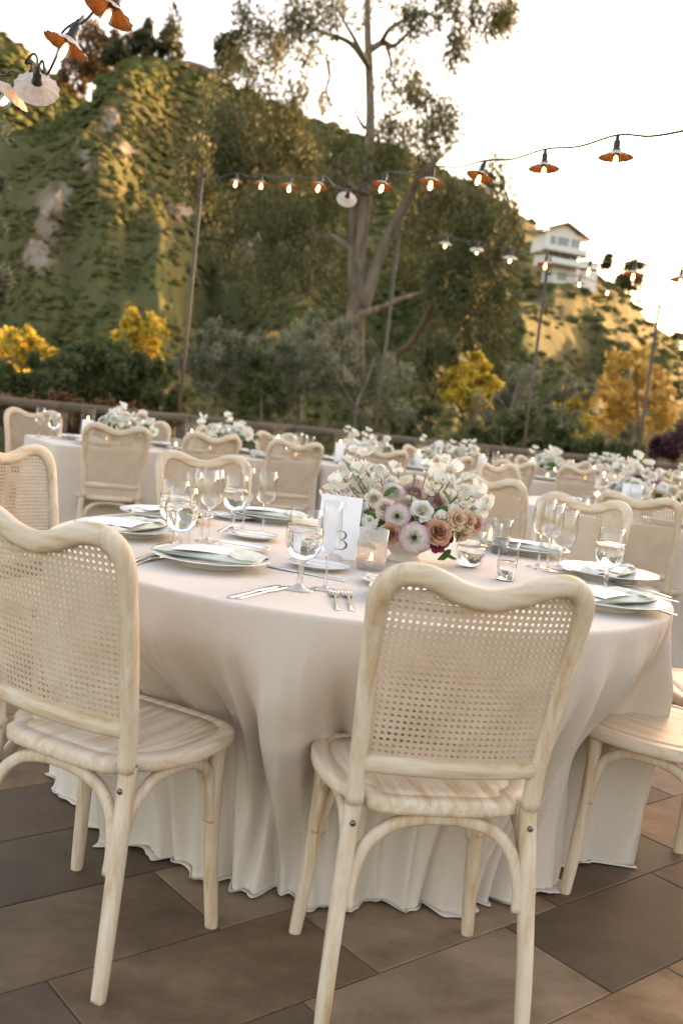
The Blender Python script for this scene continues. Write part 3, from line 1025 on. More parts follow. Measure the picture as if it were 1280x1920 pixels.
for q in [(520, 40, 90, 40, 15), (455, 120, 42, 46, 8), (540, 95, 70, 40, 9), (500, 190, 74, 46, 16), (440, 235, 44, 56, 10), (520, 250, 70, 40, 10), (395, 185, 20, 22, 3),
          (600, 150, 46, 60, 5), (590, 30, 60, 30, 6), (650, 15, 50, 24, 5), (560, 320, 80, 46, 10), (630, 300, 50, 50, 5), (640, 375, 60, 40, 5),
          (735, 25, 40, 24, 3), (810, 25, 70, 24, 9), (870, 12, 60, 20, 7), (930, 38, 34, 30, 8), (948, 18, 22, 18, 4), (858, 82, 20, 14, 3), (845, 102, 24, 10, 3), (890, 70, 30, 14, 3),
          (760, 150, 40, 40, 5), (765, 205, 44, 50, 8), (815, 215, 34, 60, 8), (838, 250, 24, 46, 5), (735, 260, 34, 50, 5), (790, 285, 44, 34, 6), (877, 218, 9, 12, 1), (760, 100, 30, 20, 2),
          (470, 330, 70, 50, 12), (430, 300, 26, 40, 5), (365, 305, 34, 46, 7), (392, 350, 22, 34, 4), (520, 400, 80, 60, 13), (450, 430, 60, 60, 9), (560, 480, 70, 50, 8), (610, 520, 50, 40, 5),
          (480, 520, 60, 46, 6), (720, 300, 50, 30, 4), (850, 390, 70, 50, 12), (920, 360, 50, 60, 11), (790, 430, 40, 40, 5), (900, 450, 66, 60, 13), (960, 420, 24, 44, 4), (850, 500, 60, 50, 10),
          (910, 540, 56, 60, 11), (870, 610, 60, 56, 10), (925, 620, 34, 60, 6), (820, 660, 34, 46, 5), (800, 715, 24, 40, 3), (760, 520, 34, 44, 4), (735, 450, 30, 40, 2)]:
    B.append(pblob(*q[:4], TY + random.Random(q[0] * 7 + q[1]).uniform(-2.2, 1.6), int(q[4] * (2.3 if q[1] < 285 else 3.4) + .5)))
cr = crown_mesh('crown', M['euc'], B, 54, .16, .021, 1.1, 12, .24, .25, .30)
tree('eucalyptus_tree', 'tall pale barked eucalyptus with drooping foliage rising past the top', 'tree', tuple(spot(664, 700, TY) * 1.0), tr, cr)

tr = trunk_mesh('trunk', M['bark_brown'], [[(700, 760, 26, 7), (735, 676, 26, 7), (770, 645, 26, 6.5), (795, 605, 25.8, 6), (815, 565, 25.6, 5), (842, 538, 25.4, 3.5), (868, 520, 25, 2)],
                                            [(802, 590, 25.8, 4), (796, 560, 25.7, 2.4), (786, 540, 25.6, 1.4)], [(770, 648, 26, 4), (800, 662, 25.6, 3), (830, 668, 25.2, 2)]], 9)
cr = crown_mesh('crown', M['euc'], [pblob(860, 560, 40, 40, 22.4, 6), pblob(830, 640, 36, 40, 22.2, 5), pblob(800, 700, 26, 44, 22.6, 4)], 110, .18, .03, 1.0, 13, .42)
tree('leaning_tree', 'leaning shaggy barked tree right of the big eucalyptus', 'tree', tuple(spot(700, 760, 23)), tr, cr)


def garden_tree(name, label, cat, y, stems, blobs, mtl, btl, L, W, per, seed, droop=.1, group=None, sub=.34, jit=.25):
    tr = trunk_mesh('trunk', btl, [[(p[0], p[1], y + (p[3] if len(p) > 3 else 0), p[2]) for p in s] for s in stems], 7)
    rr = random.Random(seed)
    cr = crown_mesh('crown', mtl, [pblob(*q[:4], y + rr.uniform(-.6, .6), int(q[4] * (1.9 if sub < .3 else 1))) for q in blobs], per, L, W, droop, seed, sub, jit)
    return tree(name, label, cat, tuple(spot(stems[0][0][0], stems[0][0][1], y)), tr, cr, group)


OG = 'olive trees behind the fence'
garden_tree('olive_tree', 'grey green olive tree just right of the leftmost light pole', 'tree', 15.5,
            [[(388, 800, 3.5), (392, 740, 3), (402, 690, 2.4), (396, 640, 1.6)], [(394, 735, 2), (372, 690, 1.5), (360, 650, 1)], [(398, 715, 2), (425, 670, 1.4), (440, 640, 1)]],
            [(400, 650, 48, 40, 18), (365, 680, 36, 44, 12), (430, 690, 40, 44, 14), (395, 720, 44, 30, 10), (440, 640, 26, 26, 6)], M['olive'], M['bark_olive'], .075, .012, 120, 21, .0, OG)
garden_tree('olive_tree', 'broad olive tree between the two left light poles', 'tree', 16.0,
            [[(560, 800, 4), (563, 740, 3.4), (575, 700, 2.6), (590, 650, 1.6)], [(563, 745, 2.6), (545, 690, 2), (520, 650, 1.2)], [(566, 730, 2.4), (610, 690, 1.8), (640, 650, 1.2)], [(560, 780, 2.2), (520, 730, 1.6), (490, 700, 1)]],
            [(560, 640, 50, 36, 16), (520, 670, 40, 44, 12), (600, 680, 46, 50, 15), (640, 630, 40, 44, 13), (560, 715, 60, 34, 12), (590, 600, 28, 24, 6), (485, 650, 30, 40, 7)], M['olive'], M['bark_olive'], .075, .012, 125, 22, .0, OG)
garden_tree('olive_tree', 'shadowy olive tree beside the second light pole', 'tree', 15.0,
            [[(665, 815, 3.5), (668, 760, 3), (690, 710, 2), (700, 670, 1.2)], [(668, 765, 2), (640, 720, 1.4), (625, 690, 1)]],
            [(690, 690, 44, 44, 14), (640, 720, 40, 40, 11), (690, 760, 44, 34, 10), (745, 730, 34, 50, 9), (770, 780, 34, 34, 6)], M['olive'], M['bark_olive'], .07, .012, 120, 23, .0, OG)
garden_tree('olive_tree', 'soft grey olive tree left of the third light pole', 'tree', 17.0,
            [[(955, 830, 3), (958, 770, 2.5), (970, 720, 1.6)], [(958, 780, 1.8), (930, 740, 1.2)]],
            [(960, 725, 46, 40, 14), (925, 760, 34, 34, 8), (1000, 690, 30, 34, 7), (985, 770, 30, 30, 7)], M['olive'], M['bark_olive'], .075, .013, 110, 24, .0, OG)
garden_tree('olive_tree', 'thin olive sapling right of the third light pole', 'tree', 17.5,
            [[(1050, 840, 2.4), (1052, 780, 2), (1058, 720, 1.2)]],
            [(1056, 730, 26, 30, 7), (1040, 780, 26, 30, 7), (1070, 790, 22, 26, 5), (1095, 730, 22, 24, 4)], M['olive'], M['bark_olive'], .075, .013, 100, 25, .0, OG)
YG = 'yellow leaved trees below the hill'
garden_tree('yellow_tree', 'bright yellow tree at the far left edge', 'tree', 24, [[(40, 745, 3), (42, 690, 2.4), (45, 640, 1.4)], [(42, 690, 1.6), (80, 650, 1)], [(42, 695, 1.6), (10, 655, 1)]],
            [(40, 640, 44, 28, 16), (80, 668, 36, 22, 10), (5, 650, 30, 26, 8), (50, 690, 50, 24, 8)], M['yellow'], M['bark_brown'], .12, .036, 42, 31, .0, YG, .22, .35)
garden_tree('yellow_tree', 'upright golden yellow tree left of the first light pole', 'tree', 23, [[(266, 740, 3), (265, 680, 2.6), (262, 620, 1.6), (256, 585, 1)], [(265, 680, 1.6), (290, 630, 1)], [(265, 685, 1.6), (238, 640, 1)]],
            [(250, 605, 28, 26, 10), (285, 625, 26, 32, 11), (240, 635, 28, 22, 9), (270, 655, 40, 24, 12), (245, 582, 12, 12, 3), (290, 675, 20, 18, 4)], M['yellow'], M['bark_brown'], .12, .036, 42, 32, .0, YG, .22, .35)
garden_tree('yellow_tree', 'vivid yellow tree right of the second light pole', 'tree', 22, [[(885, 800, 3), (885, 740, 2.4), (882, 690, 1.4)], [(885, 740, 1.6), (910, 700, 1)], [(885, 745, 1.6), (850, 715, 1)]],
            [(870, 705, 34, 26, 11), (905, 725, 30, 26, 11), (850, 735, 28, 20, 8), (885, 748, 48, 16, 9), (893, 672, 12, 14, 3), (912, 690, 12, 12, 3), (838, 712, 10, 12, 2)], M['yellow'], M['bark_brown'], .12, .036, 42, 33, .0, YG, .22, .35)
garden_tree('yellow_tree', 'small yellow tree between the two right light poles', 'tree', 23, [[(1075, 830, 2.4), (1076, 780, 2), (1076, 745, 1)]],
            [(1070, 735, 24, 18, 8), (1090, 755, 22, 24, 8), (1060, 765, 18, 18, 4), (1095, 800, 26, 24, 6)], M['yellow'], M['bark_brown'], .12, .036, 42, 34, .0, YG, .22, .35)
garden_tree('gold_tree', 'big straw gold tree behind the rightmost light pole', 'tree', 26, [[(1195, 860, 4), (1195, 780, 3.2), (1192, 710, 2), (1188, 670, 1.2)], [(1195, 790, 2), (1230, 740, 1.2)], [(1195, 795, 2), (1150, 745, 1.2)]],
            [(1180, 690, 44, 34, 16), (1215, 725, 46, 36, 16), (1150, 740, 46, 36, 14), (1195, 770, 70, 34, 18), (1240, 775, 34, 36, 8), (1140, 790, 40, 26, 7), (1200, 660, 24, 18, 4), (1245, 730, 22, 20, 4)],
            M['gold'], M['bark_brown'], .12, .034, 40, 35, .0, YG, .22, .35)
garden_tree('orange_tree', 'tiny orange leaved treetop above the broad olive tree', 'tree', 21, [[(512, 720, 2), (511, 670, 1.5), (510, 640, 1)]],
            [(512, 628, 9, 13, 4), (495, 645, 10, 8, 3), (510, 665, 8, 14, 2)], M['gold'], M['bark_brown'], .12, .045, 60, 36, .0)
garden_tree('flowering_shrub', 'olive green shrub flecked with yellow between the two left light poles', 'shrub', 15.2, [[(490, 800, 3), (490, 740, 2), (492, 700, 1.2)]],
            [(485, 690, 26, 20, 8), (500, 715, 30, 26, 8), (470, 730, 34, 26, 8), (490, 755, 50, 26, 9)], M['mid_green'], M['bark_brown'], .08, .022, 100, 37, .0)
SG2 = 'shrubs below the hill'
garden_tree('round_shrub', 'large dark green rounded shrub in front of the left yellow trees', 'shrub', 18, [[(200, 790, 4), (200, 720, 3), (200, 670, 1.5)], [(200, 730, 2.2), (150, 690, 1.4)], [(200, 730, 2.2), (245, 690, 1.4)]],
            [(205, 665, 60, 36, 22), (160, 690, 52, 44, 18), (245, 705, 44, 44, 16), (200, 730, 80, 34, 20), (265, 740, 34, 30, 8)], M['dark_green'], M['bark_brown'], .10, .022, 150, 41, .0, SG2)
garden_tree('round_shrub', 'dark clipped shrub in front of the far left yellow tree', 'shrub', 17, [[(85, 780, 4), (85, 720, 3), (86, 690, 1.5)]],
            [(85, 690, 38, 26, 12), (60, 725, 50, 30, 12), (110, 730, 40, 34, 11), (10, 720, 40, 40, 11)], M['dark_green'], M['bark_brown'], .10, .022, 150, 42, .0, SG2)
garden_tree('green_shrub', 'yellowish green shrub by the foot of the leftmost light pole', 'shrub', 17, [[(305, 800, 3), (306, 740, 2), (310, 700, 1.2)]],
            [(310, 700, 26, 34, 8), (300, 740, 36, 30, 9), (335, 745, 30, 34, 7)], M['mid_green'], M['bark_brown'], .09, .02, 120, 43, .0, SG2)
garden_tree('green_shrub', 'green shrub on the earth bank right of the second light pole', 'shrub', 15.2, [[(800, 840, 3), (802, 790, 2), (805, 760, 1.2)]],
            [(800, 765, 22, 30, 6), (785, 810, 34, 22, 8), (750, 820, 34, 16, 6), (895, 825, 34, 22, 8), (860, 832, 30, 14, 5)], M['mid_green'], M['bark_brown'], .08, .02, 120, 44, .0, SG2)
garden_tree('green_shrub', 'low green shrub between the two right light poles', 'shrub', 15.5, [[(1110, 880, 3), (1110, 850, 2), (1110, 820, 1.2)]],
            [(1090, 835, 50, 22, 13), (1140, 845, 44, 18, 10), (1040, 815, 34, 30, 9), (1180, 850, 30, 16, 5)], M['dark_green'], M['bark_brown'], .08, .02, 120, 45, .0, SG2)
garden_tree('green_shrub', 'dark green shrub left of the third light pole', 'shrub', 15.0, [[(940, 860, 3), (940, 830, 2), (942, 800, 1.2)]],
            [(935, 815, 40, 26, 11), (975, 800, 30, 34, 9), (900, 840, 40, 14, 7), (1010, 830, 30, 20, 6)], M['mid_green'], M['bark_brown'], .08, .02, 120, 46, .0, SG2)
garden_tree('purple_shrub', 'dark purple leaved shrub at the right edge above the fence', 'shrub', 16.0, [[(1262, 890, 3), (1262, 850, 2), (1262, 825, 1.2)]],
            [(1262, 832, 36, 22, 14), (1235, 848, 24, 14, 6), (1285, 815, 24, 26, 6)], M['purple'], M['bark_brown'], .08, .02, 120, 47, .0)
garden_tree('rust_hedge', 'low rusty leaved hedge along the left of the fence', 'hedge', 11.2, [[(60, 800, 3), (60, 770, 2), (62, 750, 1.2)], [(200, 800, 3), (200, 780, 2), (202, 765, 1.2)]],
            [(30, 762, 50, 22, 9), (110, 760, 44, 20, 8), (175, 768, 44, 22, 8), (240, 780, 44, 20, 7), (300, 790, 34, 16, 4), (60, 790, 60, 20, 7), (160, 800, 60, 18, 7)], M['rust'], M['bark_brown'], .06, .016, 110, 48, .0)
# the branch tips that reach in at the left edge
garden_tree('olive_tree', 'olive branches reaching in at the left edge below the hanging lamps', 'tree', 10.4, [[(-120, 800, 9), (-110, 620, 8), (-80, 480, 6), (-60, 330, 4), (-40, 220, 2)], [(-85, 500, 4), (-40, 440, 2), (-10, 400, 1.2)]],
            [(-30, 235, 44, 40, 14), (-25, 330, 36, 46, 12), (-40, 430, 40, 50, 10), (-30, 530, 42, 46, 11), (-60, 160, 60, 50, 10), (-90, 300, 60, 120, 16), (-90, 480, 60, 90, 14)], M['olive'], M['bark_olive'], .075, .014, 80, 51, .2, None, .3)

# ================================================================== FENCE
m = M['fence_wood'] = mat('weathered_timber', rough=.85, spec=.2)
a = noise_tex(m, coords(m, 'Object', (3, 26, 26)), 1, 6, .65, .6)
base(m, ramp(m, a, [(.3, (.070, .053, .040)), (.5, (.125, .096, .072)), (.72, (.19, .15, .115))]))
bump(m, a, .5, .004)
m = M['wire'] = mat('fence_wire', (.035, .03, .026), .6, .6)


def on_fence(px):                                   # along-fence coordinate seen at a pixel column on the rail
    best = min((abs(to_px(*(F0 + FD * s + Vector((0, 0, .95))))[0] - px), s) for s in np.arange(-3, 14, .01))
    return float(best[1])


ft = thing('timber_fence', 'weathered timber rail fence with dark wire mesh edging the patio', 'fence', tuple(F0), math.atan2(FD.y, FD.x))
posts = [on_fence(p) for p in (-90, 112, 353, 545, 723, 872, 990, 1090, 1178, 1255, 1330)]
mbp = MB()
mbp.box((0, 0, .444), (.15, .13, .888))
pme = mbp.mesh('post', M['fence_wood'])
for s in posts:
    part('post', pme, ft, (s, 0, 0))
rnd = random.Random(4)
for a_, b_ in zip(posts[:-1], posts[1:]):
    L = b_ - a_
    mbp = MB()
    mbp.sweep([(0, 0, 0), (L * .3, 0, .003), (L * .7, 0, -.003), (L - .004, 0, 0)], .060, .040, 12, (0, 0, 1), 6)
    part('top_rail', mbp.mesh('top_rail', M['fence_wood']), ft, (a_, rnd.uniform(-.004, .004), .930 + rnd.uniform(-.003, .003)))
    mbp = MB()
    mbp.box((L / 2, 0, 0), (L - .13, .04, .085))
    part('lower_rail', mbp.mesh('lower_rail', M['fence_wood']), ft, (a_, 0, .12))
    mbp = MB()
    for k in range(int(L / .1)):
        mbp.box((.1 * k + .05, 0, 0), (.005, .005, .68))
    for k in range(7):
        mbp.box((L / 2, .004, -.33 + .11 * k), (L - .1, .005, .005))
    part('wire_mesh', mbp.mesh('wire_mesh', M['wire']), ft, (a_, .03, .53))

# ================================================================== LIGHT POLES AND STRING LIGHTS
m = M['pole'] = mat('bronze_pole', rough=.5, metal=.3, spec=.5)
a = noise_tex(m, coords(m, 'Object', (20, 20, 3)), 1, 4)
base(m, ramp(m, a, [(.3, (.062, .044, .032)), (.7, (.11, .082, .060))]))
M['cable'] = mat('black_cable', (.022, .020, .018), .55)
m = M['shade'] = mat('weathered_tin', rough=.5, spec=.4)
a = noise_tex(m, coords(m, 'Object', (1, 1, 1)), 60, 4)
base(m, ramp(m, a, [(.3, (.42, .32, .27)), (.7, (.58, .48, .42))]))
m = M['lit_inside'] = mat('bulb_lit_inside', rough=.42, metal=.35, spec=.4)  # inner face of the same shade, orange bulb glow put into its colour
a = noise_tex(m, coords(m, 'Object', (1, 1, 1)), 45, 4)
base(m, ramp(m, a, [(.3, (.14, .058, .018)), (.7, (.24, .105, .036))]))
M['socket'] = mat('black_socket', (.02, .02, .018), .5)
pole_tops = {}
for key, bx, tx, ty_, lab in (('a', 347, 394, 322, 'tall slim light pole standing farthest left at the fence'), ('b', 718, 762, 426, 'slim light pole in front of the big eucalyptus'),
                              ('c', 997, 1036, 507, 'slim light pole below the white house'), ('d', 1211, 1251, 573, 'slim light pole farthest right at the fence')):
    s = on_fence(bx)
    p = F0 + FD * s + FN * .16
    ztop = spot(tx, ty_, p.y).z
    t = thing('light_pole', lab, 'pole', (p.x, p.y, 0), group='light poles along the fence')
    mb = MB()
    mb.sweep([(0, 0, -.3), (0, 0, ztop / 2), (0, 0, ztop)], .0165, .0165, 12, (0, 1, 0), 6)
    part('shaft', mb.mesh('shaft', M['pole']), t)
    mb = MB()
    mb.box((0, 0, ztop + .006), (.046, .046, .012))
    part('cap', mb.mesh('cap', M['pole']), t)
    mb = MB()
    mb.lathe([(.0, -.03), (.018, -.03), (.018, .0), (.0, 0)], 10)
    hk = mb.mesh('hook', M['cable'])
    part('hook', hk, t, (.035, -.02, ztop - .03))
    pole_tops[key] = Vector((p.x + .035, p.y - .02, ztop - .03))

SR = .0625
n_ = 48


def scallop(prof, lobes=14, amp=.035):
    mb = MB()
    v = []
    for i, (r, z) in enumerate(prof):
        k = (r / SR) ** 3
        for j in range(n_):
            a = 2 * PI * j / n_
            w = math.cos(lobes * a)
            v.append((r * (1 + amp * w * k) * math.cos(a), r * (1 + amp * w * k) * math.sin(a), z + .0016 * w * k))
    f = [(i * n_ + j, i * n_ + (j + 1) % n_, (i + 1) * n_ + (j + 1) % n_, (i + 1) * n_ + j) for i in range(len(prof) - 1) for j in range(n_)]
    mb.add(v, f, True)
    return mb


prof = [(.010, 0), (.016, -.003), (.028, -.009), (.044, -.018), (.056, -.0245), (.0625, -.027)]
shade_me = scallop(prof).mesh('shade', M['shade'])
lit_inside_me = scallop([(r * .992, z - .0016) for r, z in prof]).mesh('lit_inside', M['lit_inside'])
mb = MB()
mb.lathe([(0, .050), (.007, .050), (.008, .034), (.0125, .030), (.0125, .006), (.016, .002), (.016, -.004), (.0105, -.006), (.0105, -.018), (0, -.018)], 14)
socket_me = mb.mesh('socket', M['socket'])
mb = MB()
mb.lathe([(.009, -.016), (.012, -.026), (.0165, -.040), (.0175, -.052), (.014, -.064), (.006, -.071), (0, -.072)], 16)
bulb_me = mb.mesh('bulb', M['glass'])
mb = MB()
mb.lathe([(0, -.020), (.006, -.024), (.0085, -.040), (.0085, -.054), (.004, -.064), (0, -.065)], 10)
fil_me = mb.mesh('filament', M['filament'])


def lamp(pos, tilt, label, group):
    t = thing('string_lamp', label, 'lamp', pos, group=group)
    t.rotation_euler = tilt
    part('shade', shade_me, t)
    part('shade_lit_inside', lit_inside_me, t)
    part('socket', socket_me, t)
    b = part('bulb', bulb_me, t)
    part('filament', fil_me, b)
    top = Matrix.Translation(pos) @ t.rotation_euler.to_matrix().to_4x4() @ Vector((0, 0, .052))
    return top


def cable(name, pts, label, r=.0042, sag=.02, group=None):
    P = []
    for a, b in zip(pts[:-1], pts[1:]):
        P.append(a)
        P.append((a + b) / 2 - Vector((0, 0, sag * (b - a).length)))
    P.append(pts[-1])
    Q = [Vector(q) for q in smooth_path(P, 5)]
    mb = MB()
    mb.sweep(Q, r, r, 6, (.1, .2, 1))
    single(name, mb.mesh(name, M['cable']), label, 'cable', group=group)


ROLLT = R(0)
pt = pole_tops['a']
tops = [pt]
for px, py, tx, ty_, wh in ((443, 336, -.05, .1, 'first lamp of the middle string beside the leftmost pole'), (490, 339, -.1, .0, 'second lamp of the middle string from the leftmost pole'),
                            (543, 343, -.1, .05, 'third lamp of the middle string from the leftmost pole'), (600, 342, -.12, .25, 'fourth lamp of the middle string from the leftmost pole'),
                            (651, 368, 1.0, .25, 'lamp drooping below the middle string, its pale top turned to view'), (719, 340, -.12, .25, 'copper lit lamp of the middle string left of the big trunk fork'),
                            (809, 332, -.05, .1, 'lamp of the middle string right of the big eucalyptus trunk'), (902, 321, -.1, .30, 'tilted glowing lamp of the middle string at the edge of the trees'),
                            (1020, 304, -.05, -.0, 'lamp of the middle string hanging against open sky, left of the last'), (1155, 281, -.0, -.0, 'rightmost lamp of the middle string against open sky')):
    k = (px - 394) / (1280 - 394)
    y = 1 / ((1 - k) / pt.y + k / 3.35)
    tops.append(lamp(spot(px, py, y), (tx, ty_ - .05, 0), wh, 'lamps of the middle string'))
tops.append(spot(1290, 243, 3.3))
tops.append(spot(1420, 190, 2.9))
cable('light_cable', tops, 'black cable of the middle string of lamps crossing before the eucalyptus', .0042, .03, 'light cables')
tops = [pole_tops['b']]
for i, (px, py) in enumerate(((836, 452), (894, 463), (957, 478), (1023, 489), (1105, 498), (1188, 507), (1276, 516))):
    k = (px - 762) / (1280 - 762)
    y = 1 / ((1 - k) / pole_tops['b'].y + k / 6.0)
    nm = ('first', 'second', 'third', 'fourth', 'fifth', 'sixth', 'seventh')[i]
    tops.append(lamp(spot(px, py, y), ((.3, .5, .3, -.1, .05, -.1, -.1)[i], (.1, -.1, .0, .05, .05, .08, .0)[i], 0), '%s lamp along the string from the pole before the eucalyptus' % nm, 'lamps of the right string'))
tops.append(spot(1340, 520, 5.6))
cable('light_cable', tops, 'black cable of the right string of lamps before the white house', .0042, .03, 'light cables')
tops = [pole_tops['c']]
for i, (px, py) in enumerate(((1086, 527), (1139, 543), (1197, 561))):
    k = (px - 1036) / (1251 - 1036)
    y = pole_tops['c'].y * (1 - k) + pole_tops['d'].y * k
    tops.append(lamp(spot(px, py, y), ((.0, .0, .4)[i], (.0, .1, .0)[i], 0), '%s small lamp between the two right light poles' % ('left', 'middle', 'right')[i], 'small lamps between the right poles'))
tops.append(pole_tops['d'])
cable('light_cable', tops, 'black cable strung between the two right light poles', .0042, .02, 'light cables')
tops = [pole_tops['d'], lamp(spot(1262, 582, pole_tops['d'].y - .3), (.3, .4, 0), 'small lamp hanging right at the top of the rightmost pole', 'lamps past the rightmost pole'),
        lamp(spot(1278, 645, pole_tops['d'].y - .9), (.2, .0, 0), 'small lamp at the right edge beside the rightmost pole', 'lamps past the rightmost pole'), spot(1330, 640, pole_tops['d'].y - 1.6)]
cable('light_cable', tops, 'black cable running past the rightmost pole', .0042, .02, 'light cables')
# the string close to the camera, top left
pa_, pb_, pc_, pd_ = spot(30, 165, 2.95), spot(70, 153, 2.9), spot(133, 70, 2.72), spot(214, 6, 2.45)
ta = lamp(pa_, (.15, .70, 0), 'glowing lamp cut by the left edge, lowest of the near string', 'lamps of the near string')
tb = lamp(pb_, (1.05, .18, .2), 'near lamp showing its pale scalloped top, left', 'lamps of the near string')
tc = lamp(pc_, (-.10, .36, 0), 'near copper lit lamp hanging below the topmost one', 'lamps of the near string')
td = lamp(pd_, (-.15, .36, 0), 'topmost lamp with a bright bulb cut by the top edge', 'lamps of the near string')
P = [spot(-30, 142, 3.1), spot(10, 141, 3.05), spot(22, 133, 3.0), ta, ta + Vector((.01, 0, .03)), spot(48, 118, 2.94), spot(62, 101, 2.92), spot(70, 108, 2.91), tb, tb + Vector((.012, 0, .02)),
     spot(88, 140, 2.85), spot(108, 100, 2.78), spot(118, 60, 2.75), tc, tc + Vector((.008, 0, .01)), spot(150, 44, 2.64), spot(163, 36, 2.6), spot(180, 18, 2.52), td, td + Vector((.02, 0, .03)), spot(250, -60, 2.3)]
mb = MB()
mb.sweep([Vector(q) for q in smooth_path(P, 5)], .0034, .0034, 6, (.1, .2, 1))
single('light_cable', mb.mesh('light_cable', M['cable']), 'black looping cable carrying the near lamps at top left', 'cable', group='light cables')

# ================================================================== CHAIR
def y_back(z):
    return float(np.interp(z, [0, .2, .45, .53, .70, .93], [0, .022, .055, .050, .015, -.047]))


def bow(x):
    return -.030 * max(0.0, 1 - (x / .2) ** 2)


half = [(.178, .44), (.182, .55), (.190, .70), (.197, .81), (.1965, .858), (.182, .892), (.150, .909), (.105, .904), (.055, .884), (0, .874)]
front = [(x, z) for x, z in half] + [(-x, z) for x, z in half[:-1]][::-1]
fp = smooth_path(front, 6)
mb = MB()
ww = []
for q in fp:
    k = min(1, max(0, (q[1] - .80) / .08))
    ww.append(.0172 + .0045 * k)
mb.sweep([(q[0], y_back(q[1]) + bow(q[0]), q[1]) for q in fp], ww, .0165, 14, (0, 1, 0), 2.6)
back_frame = mb.mesh('back_frame', M['wood'])
# the top rail's grain follows the rail: a second material for the upper part
back_frame.materials.append(M['wood_rail'])
for p in back_frame.polygons:
    if p.center.z > .865 and abs(p.center.x) < .165:
        p.material_index = 1
mb = MB()
rail = [(x, y_back(.525) + bow(x), .525) for x in np.linspace(-.184, .184, 15)]
mb.sweep(rail, .0185, .0135, 12, (0, 1, 0), 2.6)
back_rail = mb.mesh('back_rail', M['wood_rail'])


def x_side(z):
    return float(np.interp(z, [.5, .55, .70, .81, .845, .87, .89, .905], [.180, .182, .190, .197, .197, .192, .184, .165]))


def z_top(x):
    x = abs(x)
    return float(np.interp(x, [0, .055, .105, .15, .182, .197], [.874, .884, .904, .909, .892, .845]))


def cane():
    P, w = .0127, .00140
    v, f = [], []

    def ribbon(pts, lay):
        n0 = len(v)
        m_ = len(pts)
        for i, (x, z) in enumerate(pts):
            a, b = pts[max(i - 1, 0)], pts[min(i + 1, m_ - 1)]
            dx, dz = b[0] - a[0], b[1] - a[1]
            l = math.hypot(dx, dz) or 1
            nx, nz = -dz / l * w, dx / l * w
            y = y_back(z) + bow(x) + lay
            for k, e in ((-1, .0004), (0, -.0004), (1, .0004)):
                v.append((x + nx * k, y + e, z + nz * k))
        for i in range(m_ - 1):
            for k in (0, 1):
                a = n0 + i * 3 + k
                f.append((a, a + 1, a + 4, a + 3))

    def run(pts, lay):
        cur = []
        for x, z in pts:
            if .522 < z < z_top(x) and abs(x) < x_side(z):
                cur.append((x, z))
            else:
                if len(cur) > 2:
                    ribbon(cur, lay)
                cur = []
        if len(cur) > 2:
            ribbon(cur, lay)
    zs = np.arange(.52, .92, .012)
    xs = np.linspace(-.2, .2, 36)
    for i in range(-16, 17):
        for e in (-.0019, .0019):
            run([(i * P + e, z) for z in zs], .0004)
    for j in range(0, 34):
        for e in (-.0019, .0019):
            run([(x, .52 + j * P + e) for x in xs], -.0002)
    for k in range(-34, 68):
        c = (k + .5) * P
        run([(x, .52 + c - x) for x in xs], -.0009)
        run([(x, .52 + c + x) for x in xs], .0012)
    return np_mesh('cane_panel', np.array(v), np.array(f), M['cane'], None, True)


cane_panel = cane()

out = [(0, .022), (.08, .025), (.128, .034), (.150, .050), (.158, .074), (.176, .092), (.200, .122), (.218, .18), (.226, .25), (.222, .32), (.205, .375), (.168, .407), (.10, .421), (0, .426)]
ol = smooth_path(out, 4)
ol = ol + [np.array((-p[0], p[1])) for p in ol[1:-1]][::-1]
cen = np.array((0, .235))
mb = MB()


def ring(inset, z):
    r = []
    for p in ol:
        d = p - cen
        l = np.hypot(*d)
        q = cen + d * max(0, (l - inset) / l)
        r.append((q[0], q[1], z))
    return r


rings = [ring(.010, .424), ring(.001, .429), ring(0, .436), ring(0, .449), ring(.004, .4545), ring(.012, .456), ring(.036, .456), ring(.0375, .4535), ring(.0405, .4535), ring(.042, .4558), ring(.075, .4535), ring(.13, .451), ring(.20, .450)]
n = len(ol)
v = [q for r_ in rings for q in r_]
f = [(i * n + k, i * n + (k + 1) % n, (i + 1) * n + (k + 1) % n, (i + 1) * n + k) for i in range(len(rings) - 1) for k in range(n)]
f.append(tuple(range(n - 1, -1, -1)))
f.append(tuple(range((len(rings) - 1) * n, len(rings) * n)))
mb.add(v, f, True)
seat_me = mb.mesh('seat', M['wood_seat'])


def tube_me(name, pts, w, d, hint=(0, 1, 0), mtl='wood', power=2.6, k=5):
    mb = MB()
    Q = smooth_path(pts, k)
    W = list(np.interp(np.linspace(0, 1, len(Q)), np.linspace(0, 1, len(w)), w)) if hasattr(w, '__len__') else w
    D = list(np.interp(np.linspace(0, 1, len(Q)), np.linspace(0, 1, len(d)), d)) if hasattr(d, '__len__') else d
    mb.sweep([tuple(q) for q in Q], W, D, 12, hint, power)
    return mb.mesh(name, M[mtl])


rear_leg = {}
front_leg = {}
for s in (-1, 1):
    rear_leg[s] = tube_me('leg', [(s * .203, -.002, .0), (s * .203, .0, .008), (s * .198, .014, .13), (s * .188, .036, .29), (s * .178, .0545, .43), (s * .178, .055, .447)], [.0120, .0155, .0172, .0172], [.0125, .0155, .0165, .0165])
    front_leg[s] = tube_me('leg', [(s * .204, .362, .0), (s * .2035, .362, .01), (s * .192, .352, .16), (s * .186, .346, .30), (s * .186, .345, .426)], [.012, .0155, .0175, .018], [.012, .0155, .0175, .018], power=2.2)
braces = []
bw, bd = .0135, .0105
braces.append(tube_me('brace', [(-.174, .030, .235), (-.172, .036, .285), (-.150, .048, .352), (-.105, .055, .392), (-.05, .057, .408), (0, .057, .412), (.05, .057, .408), (.105, .055, .392), (.150, .048, .352), (.172, .036, .285), (.174, .030, .235)], bw, bd))
